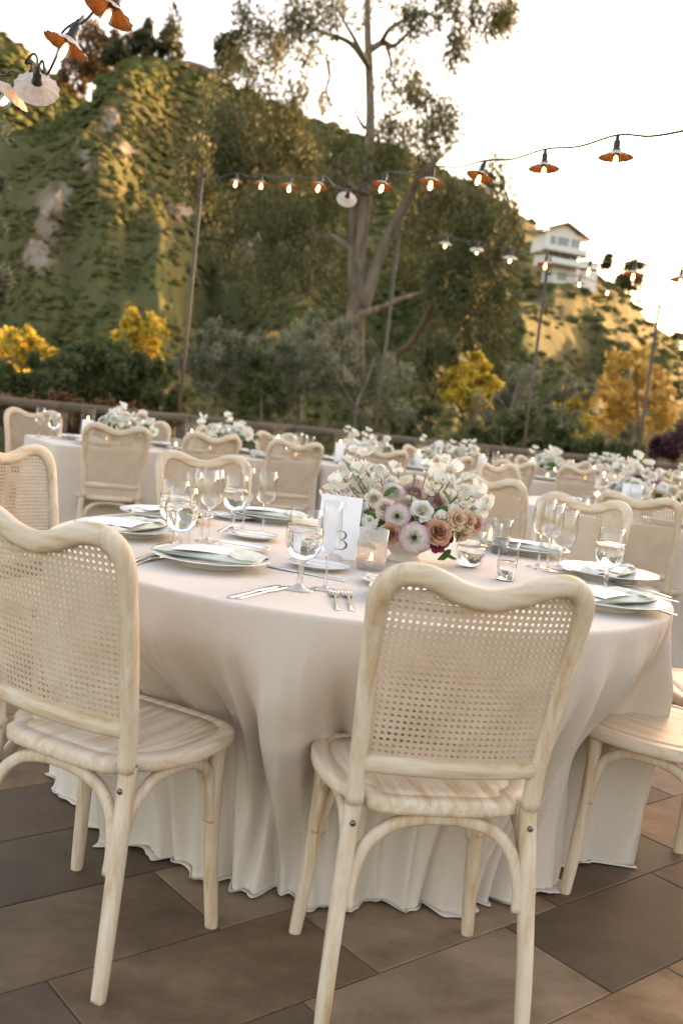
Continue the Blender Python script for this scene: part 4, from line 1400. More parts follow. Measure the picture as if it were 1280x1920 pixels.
braces.append(tube_me('brace', [(-.178, .348, .245), (-.174, .346, .29), (-.150, .344, .356), (-.10, .342, .396), (0, .341, .410), (.10, .342, .396), (.150, .344, .356), (.174, .346, .29), (.178, .348, .245)], bw, bd))
for s in (-1, 1):
    braces.append(tube_me('brace', [(s * .184, .036, .245), (s * .182, .046, .29), (s * .182, .078, .362), (s * .182, .13, .402), (s * .184, .20, .412), (s * .185, .27, .402), (s * .186, .318, .362), (s * .189, .338, .29), (s * .190, .342, .25)], bw, bd, (1, 0, 0)))
mb = MB()
mb.lathe([(0, .003), (.0035, .0025), (.0058, .001), (.0062, -.002), (.0062, -.012)], 12)
bolt_me = mb.mesh('bolt', M['bolt'])


def chair(x, y, deg, label, group, detail=True):
    t = thing('dining_chair', label, 'chair', (x, y, 0), R(deg), group)
    part('seat', seat_me, t)
    part('back_frame', back_frame, t)
    part('back_rail', back_rail, t)
    part('cane_panel', cane_panel, t)
    for s in (-1, 1):
        l = part('leg', rear_leg[s], t)
        if detail:
            part('bolt', bolt_me, l, (s * .1795, .0335, .405), (R(90), 0, 0))
        part('leg', front_leg[s], t)
    for b in braces:
        part('brace', b, t)
    return t


# ================================================================== TABLECLOTHS
def cloth(name, bnd, top, push, seed, flare, amp, hem=.03, fold=1.0, rows=34, drag=None, chairs=(), pleats=None, valleys=()):
    """bnd: closed boundary points (x, y, nx, ny, s) of the table top; push: inward shove per point below the seat line."""
    q = np.random.RandomState(seed)
    B_ = np.array(bnd)
    n = len(B_)
    s = B_[:, 4]
    c = B_[:, :2].mean(0)
    near = np.zeros(n)
    q_len = 1.0
    for deg in chairs:
        near = np.maximum(near, np.exp(-(((s - R(deg) + PI) % (2 * PI) - PI) / .27) ** 2))
    rings, tone = [], []
    for k in (.0, .3, .6, .85, .95, .985, 1.0):
        w = .0010 * np.sin(s * 3 + k * 9)
        rings.append(np.column_stack([c + (B_[:, :2] - c) * max(k, .002), np.full(n, top) + w * (k < .99)]))
    lo = [(q.uniform(.5, 1), k, q.uniform(0, 6.28), q.uniform(-.9, .9)) for k in (5, 8, 11, 13)]
    hi = [(q.uniform(.4, 1), k, q.uniform(0, 6.28), q.uniform(-1.6, 1.6)) for k in (17, 21, 26, 31)]
    for i in range(rows + 3):
        if i < 3:
            t = 0.0
            o, z = (.003, .0055, .0065)[i], top - (.0015, .005, .011)[i]
            rings.append(np.column_stack([B_[:, 0] + B_[:, 2] * o, B_[:, 1] + B_[:, 3] * o, np.full(n, z)]))
            continue
        t = (i - 2) / rows
        z = top - .011 - (top - .011 - .005) * t
        g = min(1, t / .36)
        g = g * g * (3 - 2 * g)
        fl = np.zeros(n)
        for a, k, ph, dr in lo:
            fl += a * np.sin(k * s + ph + dr * t) * .55
        cr_ = np.zeros(n)
        for a, k, ph, dr in hi:
            cr_ += a * (1 - 2 * np.abs(np.sin(.5 * (k * s + ph + dr * t))) ** .7) * .5
        sm_ = min(1, max(0, (t - .10) / .42))
        sn_ = min(1, max(0, (t - .22) / .78))
        sm_ = near * sm_ * sm_ * (3 - 2 * sm_) + (1 - near) * sn_ * sn_ * (3 - 2 * sn_)
        off = .0065 + flare * t + amp * g * (fl + .9 * fold * cr_) - push * sm_
        for va, vt, vs_ in valleys:                 # narrow deep creases between the soft folds
            dv = np.abs((s - R(va) - vs_ * t + PI) % (2 * PI) - PI)
            off = off - .030 * max(0, min(1, (t - vt) / .25)) * np.exp(-(dv / .020) ** 2) + .010 * max(0, min(1, (t - vt) / .25)) * np.exp(-((dv - .045) / .022) ** 2)
        if pleats:                                  # gathered pleats that start right at the rim
            pw_ = np.exp(-(((s - R(pleats[0]) + PI) % (2 * PI) - PI) / pleats[1]) ** 2)
            g2 = min(1, t / .16)
            off = off + pw_ * g2 * (.6 + .4 * t) * .020 * ((1 - 2 * np.abs(np.sin(17.5 * s + .5 * t)) ** .6) + .6 * (1 - 2 * np.abs(np.sin(27 * s + 1.1 - .4 * t)) ** .7))
        off = off + (.0045 * fnoise(s * 9 * q_len, z * 5, 1, 3, seed) + .0016 * fnoise(s * 34 * q_len, z * 22, 1, 3, seed + 1)) * min(1, t * 5)
        zz = np.full(n, z)
        if drag is not None:
            ds = np.abs((s - drag[0] + PI) % (2 * PI) - PI)
            kk = np.exp(-(ds / drag[1]) ** 2)
            off = off + drag[2] * kk * np.sin(ds * drag[3] + 5 * t) * max(0, t - .35)
        rings.append(np.column_stack([B_[:, 0] + B_[:, 2] * off, B_[:, 1] + B_[:, 3] * off, zz]))
        last = off
    for j, (dd, z) in enumerate(((.35, .0035), (.7, .0075), (1.0, .004))):
        w = hem * (.55 + .45 * np.sin(s * 9 + q.uniform(0, 6)) * np.sin(s * 5 + 1.2) + .12 * np.sin(s * 23 + 2))
        o = last + dd * np.clip(w, .004, 1)
        rings.append(np.column_stack([B_[:, 0] + B_[:, 2] * o, B_[:, 1] + B_[:, 3] * o, z + .004 * (1 + np.sin(s * 37 + j))]))
    V = np.concatenate(rings)
    m_ = len(rings)
    I = np.arange(n * m_).reshape(m_, n)
    J = np.roll(I, -1, 1)
    Fq = np.stack([I[:-1], J[:-1], J[1:], I[1:]], -1).reshape(-1, 4)
    return np_mesh(name, V, Fq, M['cloth'], None, True)


def round_bnd(rad, n=640):
    return [(rad * math.cos(a), rad * math.sin(a), math.cos(a), math.sin(a), a) for a in np.linspace(0, 2 * PI, n, endpoint=False)]


def rect_bnd(L, W, r=.05, n=40, step=.03):
    pts = []
    for cx, cy_, a0 in ((L / 2 - r, W / 2 - r, 0), (-L / 2 + r, W / 2 - r, PI / 2), (-L / 2 + r, -W / 2 + r, PI), (L / 2 - r, -W / 2 + r, 1.5 * PI)):
        for k in range(9):
            a = a0 + k * PI / 16
            pts.append((cx + r * math.cos(a), cy_ + r * math.sin(a), math.cos(a), math.sin(a)))
    full = []
    m_ = len(pts)
    for i in range(m_):
        a, b = pts[i], pts[(i + 1) % m_]
        full.append(a)
        d = math.hypot(b[0] - a[0], b[1] - a[1])
        k = int(d / step)
        for j in range(1, k):
            u_ = j / k
            full.append(tuple(a[e] + (b[e] - a[e]) * u_ for e in range(4)))
    tot, acc, res = 0, [0], []
    for i in range(1, len(full)):
        tot += math.hypot(full[i][0] - full[i - 1][0], full[i][1] - full[i - 1][1])
        acc.append(tot)
    tot += .03
    return [(*p, 2 * PI * a / tot) for p, a in zip(full, acc)]


TC = Vector((.065, 2.90, 0))
TR_ = .885
TZ = .757
bnd = round_bnd(TR_)
ang = np.array([b[4] for b in bnd])
HEM = np.array([(-180, .86), (-169, .835), (-152, .745), (-140, .685), (-124, .665), (-113, .650), (-102, .655), (-95, .670), (-84, .655), (-74, .650), (-67, .690), (-59, .690), (-46, .69), (-39, .735), (-30, .745), (-20, .80), (-8, .865), (10, .88), (60, .89), (120, .89), (180, .86)])
push = TR_ + .0065 - np.interp((np.degrees(ang) + 180) % 360 - 180, HEM[:, 0], HEM[:, 1])      # the chairs shove the cloth in
push = np.convolve(np.concatenate([push[-4:], push, push[:4]]), np.ones(9) / 9, 'valid')
cl = cloth('tablecloth', bnd, TZ, push, 11, .0, .024, .022, 2.0, 44, (R(-99), .26, .13, 17), (-79.3, -121, -33), (-14, .62), ((-116, .30, .05), (-108, .12, .10), (-103, .18, -.08), (-98, .30, .12), (-92, .14, .05), (-64, .25, -.06), (-58, .1, .05), (-52, .16, .02), (-47, .3, .06), (-29, .06, .02), (-24, .03, -.02), (-18, .08, .03), (-12, .04, .0), (-5, .1, .03), (3, .05, 0), (-135, .2, .1), (-145, .1, -.05), (-158, .15, .05)))
single('tablecloth', cl, 'ivory floor length cloth over the round table numbered 3 in the foreground', 'tablecloth', TC)

# ================================================================== TABLEWARE
mb = MB()
mb.lathe([(0, .002), (.078, .0), (.082, .002), (.084, .007), (.100, .013), (.128, .022), (.150, .0265), (.153, .0275), (.1525, .0295), (.149, .0290), (.128, .0245), (.100, .0165), (.092, .0145), (0, .0135)], 64, wave=.010, nw=12)
plate_me = mb.mesh('dinner_plate', M['porcelain'])
mb = MB()
mb.lathe([(0, .001), (.045, .0), (.048, .003), (.070, .011), (.083, .0145), (.0825, .016), (.068, .0128), (.050, .007), (0, .006)], 40, wave=.008, nw=10)
bread_me = mb.mesh('bread_plate', M['porcelain'])


def pillow(name, L, W, H, mtl, seed, wob=.004, z0=0.0):
    nx, ny = 18, 12
    q = np.random.RandomState(seed)
    v, f = [], []
    for side in (0, 1):
        for j in range(ny + 1):
            for i in range(nx + 1):
                u_, w_ = i / nx * 2 - 1, j / ny * 2 - 1
                e = (max(0, 1 - abs(u_) ** 8) * max(0, 1 - abs(w_) ** 8)) ** .5
                z = z0 + H * .5 + (H * .5 * e if side else -H * .5 * e)
                z += wob * (math.sin(u_ * 4 + seed) * math.sin(w_ * 3 + seed * 2) + .5 * math.sin(w_ * 9 + u_ * 2)) * (1 if side else .3)
                v.append((u_ * L / 2 + .003 * math.sin(w_ * 5 + seed), w_ * W / 2 + .004 * math.sin(u_ * 4 + seed), z))
    k = (nx + 1) * (ny + 1)
    for side in (0, 1):
        for j in range(ny):
            for i in range(nx):
                a = side * k + j * (nx + 1) + i
                q4 = (a, a + 1, a + nx + 2, a + nx + 1)
                f.append(q4 if side else q4[::-1])
    mb = MB()
    mb.add(v, f, True)
    return mb.mesh(name, mtl)


napkin_me = pillow('napkin', .265, .115, .015, M['napkin'], 3)
fold_me = pillow('fold', .07, .118, .012, M['napkin'], 5, .003)


def card_mesh(name, w, h, bend, mtl):
    nx = 8
    v, f = [], []
    for side in (0, 1):
        for i in range(nx + 1):
            x = (i / nx - .5) * w
            z = bend * (1 - (2 * i / nx - 1) ** 2) + (.0008 if side else 0)
            v += [(x, -h / 2, z), (x, h / 2, z)]
    k = 2 * (nx + 1)
    for i in range(nx):
        a = 2 * i
        f.append((a + k, a + 2 + k, a + 3 + k, a + 1 + k))
        f.append((a, a + 1, a + 3, a + 2))
        f.append((a, a + 2, a + 2 + k, a + k))
        f.append((a + 1, a + 1 + k, a + 3 + k, a + 3))
    f.append((0, k, k + 1, 1))
    f.append((2 * nx, 2 * nx + 1, 2 * nx + 1 + k, 2 * nx + k))
    mb = MB()
    mb.add(v, f, False)
    return mb.mesh(name, mtl)


menu_me = card_mesh('menu_card', .165, .098, .004, M['card'])
mb = MB()
rr = random.Random(2)
for row in range(6):
    x = -.052 + row * .019
    ln = rr.uniform(.025, .055)
    y = -ln / 2
    while y < ln / 2:
        w_ = rr.uniform(.004, .010)
        zz = .0010 + .004 * (1 - (2 * (x / .165)) ** 2) + .0003
        mb.add([(x - .0007, y, zz), (x + .0007, y, zz), (x + .0007, y + w_, zz), (x - .0007, y + w_, zz)], [(0, 1, 2, 3)], False)
        y += w_ + .003
menu_txt = mb.mesh('printed_lines', M['ink_pale'])


def flat_sweep(mb, pts, th):                        # pts: (x, half width, z)
    v, f = [], []
    for x, w, z in pts:
        v += [(x, -w, z), (x, w, z), (x, -w * .8, z + th), (x, w * .8, z + th)]
    for i in range(len(pts) - 1):
        a = 4 * i
        f += [(a + 2, a + 6, a + 7, a + 3), (a, a + 1, a + 5, a + 4), (a, a + 4, a + 6, a + 2), (a + 1, a + 3, a + 7, a + 5)]
    a = 4 * (len(pts) - 1)
    f += [(0, 2, 3, 1), (a, a + 1, a + 3, a + 2)]
    mb.add(v, f, True)


mb = MB()
flat_sweep(mb, [(-.105, .0055, .0), (-.10, .0065, .0), (-.04, .0045, .004), (.0, .0035, .007), (.025, .0045, .0075), (.036, .010, .006), (.048, .0125, .003), (.054, .0128, .0025)], .002)
for k in (-1.5, -.5, .5, 1.5):
    y = k * .0066
    v = []
    for x, z in ((.052, .0025), (.07, .0020), (.088, .0035), (.098, .007)):
        v += [(x, y - .0020, z), (x, y + .0020, z), (x, y - .0017, z + .0018), (x, y + .0017, z + .0018)]
    f = []
    for i in range(3):
        a = 4 * i
        f += [(a + 2, a + 6, a + 7, a + 3), (a, a + 1, a + 5, a + 4), (a, a + 4, a + 6, a + 2), (a + 1, a + 3, a + 7, a + 5)]
    f += [(12, 13, 15, 14)]
    mb.add(v, f, True)
fork_me = mb.mesh('fork', M['steel'])
mb = MB()
flat_sweep(mb, [(-.115, .006, .0), (-.11, .0075, .0), (-.05, .0065, .0), (.0, .005, .001), (.012, .005, .001), (.02, .0085, .0012), (.06, .0095, .001), (.09, .0075, .0008), (.108, .003, .0006)], .0032)
knife_me = mb.mesh('knife', M['steel'])
mb = MB()
flat_sweep(mb, [(-.095, .005, .0), (-.09, .006, .0), (-.03, .004, .004), (.02, .0032, .006), (.035, .005, .005), (.045, .013, .003), (.062, .019, .002), (.08, .018, .003), (.093, .010, .005), (.098, .003, .006)], .0018)
spoon_me = mb.mesh('spoon', M['steel'])

# glasses: outer wall profile, solid foot and stem, water
def glass_kind(name, bowl, stem, water):
    d = {}
    mb = MB()
    mb.lathe(bowl + [(r - .0012, z) for r, z in bowl[::-1]][:1], 32)
    d['bowl'] = mb.mesh(name + '_bowl', M['glass'])
    if stem:
        mb = MB()
        mb.lathe(stem, 28)
        d['stem'] = mb.mesh(name + '_stem', M['solid_glass'])
    if water:
        mb = MB()
        mb.lathe(water, 28)
        d['water'] = mb.mesh(name + '_water', M['water'])
    return d


def wl(bowl, zmax, k=.972):                          # water filling a bowl up to zmax
    P = [(max(r * k, 0), z + .0016) for r, z in bowl if z < zmax]
    zs_ = [z for r, z in bowl]
    rs_ = [r for r, z in bowl]
    rt = float(np.interp(zmax, zs_, rs_)) * k
    return P + [(rt, zmax), (rt * .6, zmax - .0006), (0, zmax - .0008)]


gb = [(.0, .066), (.014, .067), (.027, .074), (.0355, .086), (.0405, .103), (.0415, .120), (.0400, .142), (.0365, .164), (.0335, .182)]
goblet = glass_kind('goblet', gb, [(0, 0), (.036, 0), (.0365, .0015), (.030, .0035), (.012, .008), (.0065, .014), (.0060, .032), (.0085, .044), (.0060, .055), (.010, .063), (.015, .0665), (0, .0665)], wl(gb, .140))
wb = [(.0, .098), (.010, .099), (.022, .106), (.030, .118), (.0335, .133), (.0335, .150), (.031, .175), (.0275, .205)]
wine = glass_kind('wine', wb, [(0, 0), (.034, 0), (.0345, .0012), (.026, .003), (.009, .006), (.0045, .012), (.0038, .05), (.0038, .085), (.006, .095), (.0105, .0985), (0, .0985)], None)
fb = [(.0, .090), (.009, .091), (.018, .099), (.0235, .112), (.0255, .130), (.0250, .160), (.0225, .190), (.0205, .212)]
flute = glass_kind('flute', fb, [(0, 0), (.032, 0), (.0325, .0012), (.024, .003), (.008, .006), (.0042, .012), (.0036, .05), (.0036, .078), (.006, .087), (.0095, .0905), (0, .0905)], wl(fb, .122))
sb = [(.0, .003), (.022, .003), (.031, .008), (.040, .024), (.0440, .045), (.0435, .070), (.0395, .095), (.0365, .112)]
stemless = glass_kind('stemless', sb, None, wl(sb, .062))
hb_ = [(.0, .003), (.026, .003), (.0285, .006), (.0300, .040), (.0315, .090), (.0325, .120)]
tumbler = glass_kind('tumbler', hb_, None, wl(hb_, .060))


def glass(kind, name, loc, label, group=None, water=True, sc=1.0, rz=0.0):
    t = thing(name, label, 'glass', loc, rz, group)
    t.scale = (sc, sc, sc)
    for k, me in kind.items():
        if k == 'water' and not water:
            continue
        part(k, me, t)
    return t


# ribbed tealight holder
def ribbed(r, h, ribs, amp):
    n = ribs * 6
    mb = MB()
    v = []
    P = [(0, .002), (r * .8, .0), (r * .93, .006), (r * .93, h * .16), (r, h * .20), (r, h * .6), (r, h), (r - .0025, h), (r - .003, h * .5), (r - .003, .012), (0, .010)]
    for i, (q, z) in enumerate(P):
        for k in range(n):
            a = 2 * PI * k / n
            w = amp * abs(math.sin(ribs * a / 2)) if 2 <= i <= 6 else 0
            v.append(((q - w) * math.cos(a), (q - w) * math.sin(a), z))
    f = [(i * n + k, i * n + (k + 1) % n, (i + 1) * n + (k + 1) % n, (i + 1) * n + k) for i in range(len(P) - 1) for k in range(n)]
    mb.add(v, f, True)
    return mb.mesh('holder', M['ribbed'])


holder_me = ribbed(.0410, .115, 34, .0030)
mb = MB()
mb.lathe([(0, 0), (.019, 0), (.019, .015), (0, .015)], 16)
tea_me = mb.mesh('tealight', M['wax'])
mb = MB()
mb.lathe([(0, 0), (.0035, .003), (.0042, .008), (.0025, .016), (0, .023)], 10)
flame_me = mb.mesh('flame', M['flame'])
mb = MB()
mb.lathe([(0, 0), (.034, 0), (.036, .004), (.038, .085), (.0355, .085), (.0335, .008), (0, .006)], 28)
votive_me = mb.mesh('holder', M['frosted'])
mb = MB()
mb.lathe([(.047, .0), (.050, .002), (.050, .24)], 32)
cyl_me = mb.mesh('cylinder_vase', M['cyl_glass'])
mb = MB()
mb.lathe([(0, 0), (.036, 0), (.0375, .003), (.0375, .150), (.034, .154), (.012, .150), (0, .149)], 28)
pillar_me = mb.mesh('wax', M['wax'])
mb = MB()
mb.lathe([(0, 0), (.0012, 0), (.0012, .012), (0, .012)], 6)
wick_me = mb.mesh('wick', M['wick'])


def votive(loc, label, group, me=None):
    t = thing('votive_candle', label, 'candle', loc, 0, group)
    part('holder', me or votive_me, t)
    part('tealight', tea_me, t, (0, 0, .011))
    part('flame', flame_me, t, (0, 0, .026))


def pillar(loc, label, group, h=1.0):
    t = thing('pillar_candle', label, 'candle', loc, 0, group)
    part('wax', pillar_me, t, (0, 0, .004), sc=(1, 1, h))
    part('wick', wick_me, t, (0, 0, .152 * h))
    part('flame', flame_me, t, (0, 0, .161 * h))
    part('glass_cylinder', cyl_me, t)


# ================================================================== FLOWERS
def petal(mb, az, r0, z0, L, Wd, tilt, curl, cup, ruf, rg, t0=0.0, t1=1.0, nu=5, nv=5):
    o_, up = r0, z0
    rows = []
    ph = rg.uniform(0, 6.28)
    for j in range(nv):
        v_ = j / (nv - 1)
        a = tilt + curl * v_
        if j:
            o_ += L / (nv - 1) * math.sin(a)
            up += L / (nv - 1) * math.cos(a)
        w = Wd * max(.12, math.sin(PI * (v_ * .70 + .14))) ** .7
        rows.append((o_, up, w, v_))
    V, T = [], []
    ca, sa = math.cos(az), math.sin(az)
    for o_, up, w, v_ in rows:
        for i in range(nu):
            u_ = i / (nu - 1) * 2 - 1
            x = o_ - cup * u_ * u_ * w + ruf * v_ * math.sin(u_ * 6 + ph)
            y = u_ * w
            z = up + ruf * v_ * math.cos(u_ * 5 + ph) - .12 * w * u_ * u_ * v_
            V.append((x * ca - y * sa, x * sa + y * ca, z))
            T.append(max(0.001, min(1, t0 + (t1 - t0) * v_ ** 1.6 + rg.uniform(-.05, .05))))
    f = [(j * nu + i, j * nu + i + 1, (j + 1) * nu + i + 1, (j + 1) * nu + i) for j in range(nv - 1) for i in range(nu - 1)]
    mb.add(V, f, True, T)


FL = {}


def flower_mesh(kind, mname, seed=0):
    key = (kind, mname, seed)
    if key in FL:
        return FL[key]
    rg = random.Random(seed * 31 + len(kind))
    mb = MB()
    if kind == 'rose':
        for n, r0, z0, L, W, ti, cu, cp in ((2, .02, .02, .30, .13, -.05, .0, .5), (3, .05, .02, .32, .18, .05, .05, .6), (4, .09, .0, .34, .22, .16, .16, .6), (5, .13, -.04, .36, .25, .30, .40, .55), (5, .17, -.08, .38, .29, .50, .70, .4), (6, .19, -.12, .40, .31, .80, .95, .3)):
            a0 = rg.uniform(0, 6)
            for k in range(n):
                petal(mb, a0 + 2 * PI * k / n + rg.uniform(-.15, .15), r0, z0, L * rg.uniform(.92, 1.08), W, ti + rg.uniform(-.06, .06), cu, cp, .012, rg, .05, 1)
    elif kind == 'picotee':
        for i in range(8):
            n = 5 + i // 2
            a0 = rg.uniform(0, 6)
            for k in range(n):
                e = i / 7
                petal(mb, a0 + 2 * PI * k / n, .05 + .030 * i, .06 - .016 * i, .15 + .10 * e, .13 + .07 * e, .45 + .95 * e, -.35 + .25 * e, .30, .006, rg, .10, .45 + .55 * e if i > 3 else .5)
    elif kind == 'ranunculus':
        for i in range(7):
            n = 5
            a0 = rg.uniform(0, 6)
            e = i / 6
            for k in range(n):
                petal(mb, a0 + 2 * PI * k / n, .02 + .012 * i, -.22 + .02 * (6 - i), .46 + .16 * e, .20 + .15 * e, .62 + .62 * e, -1.15 - .85 * e, .35, .006, rg, .1, .9)
    elif kind == 'open':
        for n, r0, z0, L, W, ti, cu, cp in ((3, .03, .03, .26, .16, .10, .2, .5), (5, .06, .02, .34, .22, .45, .5, .3), (5, .08, -.02, .44, .27, .85, .55, .2), (6, .10, -.06, .48, .29, 1.15, .5, .1)):
            a0 = rg.uniform(0, 6)
            for k in range(n):
                petal(mb, a0 + 2 * PI * k / n + rg.uniform(-.2, .2), r0, z0, L, W, ti, cu, cp, .03, rg, .0, 1)
    elif kind == 'pea':
        for b in range(2):
            c = Vector((.16 * (b - .5), rg.uniform(-.08, .08), -.30 + .42 * b))
            m2 = MB()
            a0 = rg.uniform(0, 6)
            for da, L, W, ti, cu in ((0, .42, .30, .25, .55), (2.6, .30, .20, .55, .35), (-2.6, .30, .20, .55, .35), (PI, .22, .13, .3, -.3)):
                petal(m2, a0 + da, .02, 0, L, W, ti, cu, -.15, .05, rg, .25, 1)
            mb.add([(v[0] + c.x, v[1] + c.y, v[2] + c.z) for v in m2.v], m2.f, True, m2.at)
    elif kind == 'bud':
        for i in range(3):
            for k in range(4):
                petal(mb, k * PI / 2 + i * .5, .02, -.3, .75, .25, .55, -1.0, .4, .0, rg, .0, .9)
    elif kind == 'spike':
        for i in range(26):
            z = -.5 + i / 26
            r_ = .11 * math.sin(PI * (i + 2) / 30) + .02
            petal(mb, i * 2.4, r_ * .4, z, .12, .05, .7, .2, 0, 0, rg, .0, rg.uniform(.3, 1), 3, 3)
    elif kind == 'leaf':
        petal(mb, 0, .0, 0, 1.0, .30, .9, .7, -.25, .02, rg, .0, rg.uniform(.5, 1), 5, 6)
    me = mb.mesh(kind, M[mname])
    FL[key] = me
    return me


mb = MB()
mb.lathe([(0, 0), (.09, 0), (.11, .04), (.10, .09), (0, .1)], 12)
eye_me = mb.mesh('flower_eye', M['flower_eye'])


def stem_to(par, a, b, r=.0018):
    mid = (a + b) / 2 + Vector((0, 0, .012))
    mb = MB()
    mb.sweep([tuple(q) for q in smooth_path([tuple(a), tuple(mid), tuple(b)], 4)], r, r, 6, (.2, 1, 0))
    part('stem', mb.mesh('stem', M['stem']), par)


NAMES = {'rose': 'rose', 'picotee': 'ranunculus', 'ranunculus': 'ranunculus', 'open': 'open_bloom', 'pea': 'sweet_pea', 'bud': 'bud', 'spike': 'lavender', 'leaf': 'leaf'}
SPAN = {'rose': .98, 'picotee': .86, 'ranunculus': 1.0, 'open': 1.05, 'pea': .80, 'bud': .60, 'spike': 1.0, 'leaf': .95}


def bloom(par, kind, mname, pos, size, face, seed, stem_from=None, spin=0.0):
    me = flower_mesh(kind, mname, seed % 3)
    o = part(NAMES[kind], me, par, pos)
    q = Vector(face).normalized().to_track_quat('Z', 'Y')
    o.rotation_mode = 'QUATERNION'
    o.rotation_quaternion = q @ Matrix.Rotation(spin, 3, 'Z').to_quaternion()
    k = size / SPAN[kind]
    o.scale = (k, k, k)
    if kind == 'picotee':
        part('flower_eye', eye_me, o, (0, 0, .02))
    if stem_from is not None:
        stem_to(par, Vector(stem_from), Vector(pos) - Vector(face).normalized() * size * .2)
    return o

# ================================================================== PLACING: foreground round table
G1 = 'chairs at the foreground round table'
chair(-.539, 1.904, -28.5, 'large cane back chair in the left foreground, nearest the camera', G1)
chair(.271, 1.824, 10.9, 'front cane back chair right of centre with its back to the camera', G1)
chair(1.10, 2.41, 50, 'cane back chair pushed up at the right, only its seat and front legs showing', G1)
chair(1.47, 3.02, 88, 'chair at the right edge of which just a corner of the pale seat shows', G1)
chair(1.02, 4.25, 146, 'chair across the round table at right, behind the wine glasses', G1)
chair(.17, 4.36, 176, 'chair across the round table hidden behind the centrepiece flowers', G1)
chair(-.60, 4.28, 205, 'chair across the round table at left, behind the stemmed glasses', G1)
chair(-1.16, 3.50, 244, 'cane back chair cut by the left edge, behind the nearest chair', G1)


def onT(px, py, z=TZ):
    p = spotz(px, py, z)
    d = p - TC
    d.z = 0
    if d.y > 0:
        d.x *= .93
        d.y *= .84
    if d.length > .80:
        d *= .80 / d.length
    return Vector((TC.x + d.x, TC.y + d.y, z))


def setting(p, who, deg, grp='table setting', nap=True, cards=True):
    """a plate with its napkin and menu card; deg turns the setting"""
    single('dinner_plate', plate_me, 'scalloped cream dinner plate %s' % who, 'plate', p, (0, 0, R(deg)), 'dinner plates')
    if nap:
        t = thing('napkin', 'folded sage green napkin on the plate %s' % who, 'napkin', (p.x, p.y, p.z + .0165), R(deg), 'folded napkins')
        part('body', napkin_me, t, (0, 0, .004))
        part('fold', fold_me, t, (.085, .0, .014), (0, R(4), R(8)))
    if cards:
        t = thing('menu_card', 'white menu card lying on the plate %s' % who, 'menu', (p.x, p.y, p.z + .0365), R(deg + 8), 'menu cards')
        part('card', menu_me, t, (-.01, 0, 0))
        part('printed_lines', menu_txt, t, (-.01, 0, 0))


setting(onT(395, 1060), 'in front of the nearest left chair', -12)
setting(onT(240, 1003), 'half hidden behind the nearest left chair', 70)
setting(onT(292, 968), 'at the far left edge of the round table', 30)
setting(onT(500, 968), 'before the far left chair of the round table', -10)
setting(onT(1000, 1032), 'before the far right chair of the round table', -20)
setting(onT(1168, 1087), 'at the right rim, farther of two', 60)
setting(onT(1137, 1138), 'at the right rim, nearer of two', 35)
setting(Vector((.235, 2.30, TZ)), 'behind the back of the front right chair', 10)
for px, py, w in ((450, 1033, 'nearest the left dinner plate'), (462, 1006, 'farther left, with a butter knife across it'), (597, 1066, 'half hidden by the water goblet'), (735, 1098, 'peeking out left of the front right chair'), (425, 965, 'behind the cluster of wine glasses')):
    p = onT(px, py)
    single('bread_plate', bread_me, 'small bread plate %s' % w, 'plate', p, group='bread plates')
    single('butter_knife', knife_me, 'butter knife resting on the bread plate %s' % w, 'knife', (p.x + .01, p.y - .015, p.z + .0155), (0, 0, R(-22)), 'butter knives', .72)


def cut(kind, name, px0, py0, px1, py1, label, grp):
    a, b = spotz(px0, py0, TZ), spotz(px1, py1, TZ)
    d = b - a
    c = (a + b) / 2
    single(name, kind, label, name, (c.x, c.y, TZ + .0005), (0, 0, math.atan2(d.y, d.x)), grp)


cut(knife_me, 'knife', 437, 1120, 520, 1101, 'table knife right of the nearest left plate, outer of two', 'knives')
cut(knife_me, 'knife', 452, 1122, 540, 1102, 'table knife right of the nearest left plate, inner of two', 'knives')
cut(fork_me, 'fork', 633, 1148, 624, 1108, 'dinner fork at the table edge, left of the pair', 'forks')
cut(fork_me, 'fork', 660, 1150, 647, 1108, 'dinner fork at the table edge, right of the pair', 'forks')
cut(knife_me, 'knife', 246, 1062, 300, 1046, 'knife handle showing right beside the nearest chair back', 'knives')
cut(spoon_me, 'spoon', 250, 1054, 300, 1040, 'spoon showing right beside the nearest chair back', 'spoons')
cut(knife_me, 'knife', 1238, 1123, 1165, 1106, 'knife at the right rim beside the farther plate', 'knives')
cut(fork_me, 'fork', 1235, 1116, 1160, 1098, 'fork at the right rim beside the farther plate', 'forks')
cut(fork_me, 'fork', 1232, 1146, 1165, 1130, 'fork at the right rim beside the nearer plate', 'forks')
cut(fork_me, 'fork', 405, 1000, 445, 985, 'fork lying on the cloth behind the wine glasses', 'forks')
cut(knife_me, 'knife', 590, 1080, 548, 1072, 'knife behind the large water goblet', 'knives')

GG = 'glasses on the foreground table'
glass(goblet, 'water_goblet', onT(560, 1106), 'large water goblet in the middle foreground of the round table', GG, True, 1.06)
glass(flute, 'wine_glass', onT(608, 1106), 'slender flute glass right of the large water goblet, before the number card', GG, False, 1.0)
glass(goblet, 'water_goblet', onT(333, 1046), 'water goblet beside the nearest left plate', GG, True, 1.02)
glass(goblet, 'water_goblet', onT(320, 1024), 'water goblet half hidden behind the one beside the nearest left plate', GG, True, 1.02)
glass(wine, 'wine_glass', onT(374, 1034), 'tall wine glass behind the left water goblets, nearest the plate', GG, False, 1.1)
glass(flute, 'wine_glass', onT(352, 1026), 'slender flute glass among the left glass cluster', GG, False, 1.0)
glass(wine, 'wine_glass', onT(388, 1016), 'wine glass in the left cluster, behind the tall one', GG, False, 1.05)
glass(goblet, 'water_goblet', onT(421, 990), 'water goblet at the far left, before the far chair', GG, True, 1.0)
glass(flute, 'wine_glass', onT(442, 990), 'slender flute glass right of the far left water goblet', GG, False, .98)
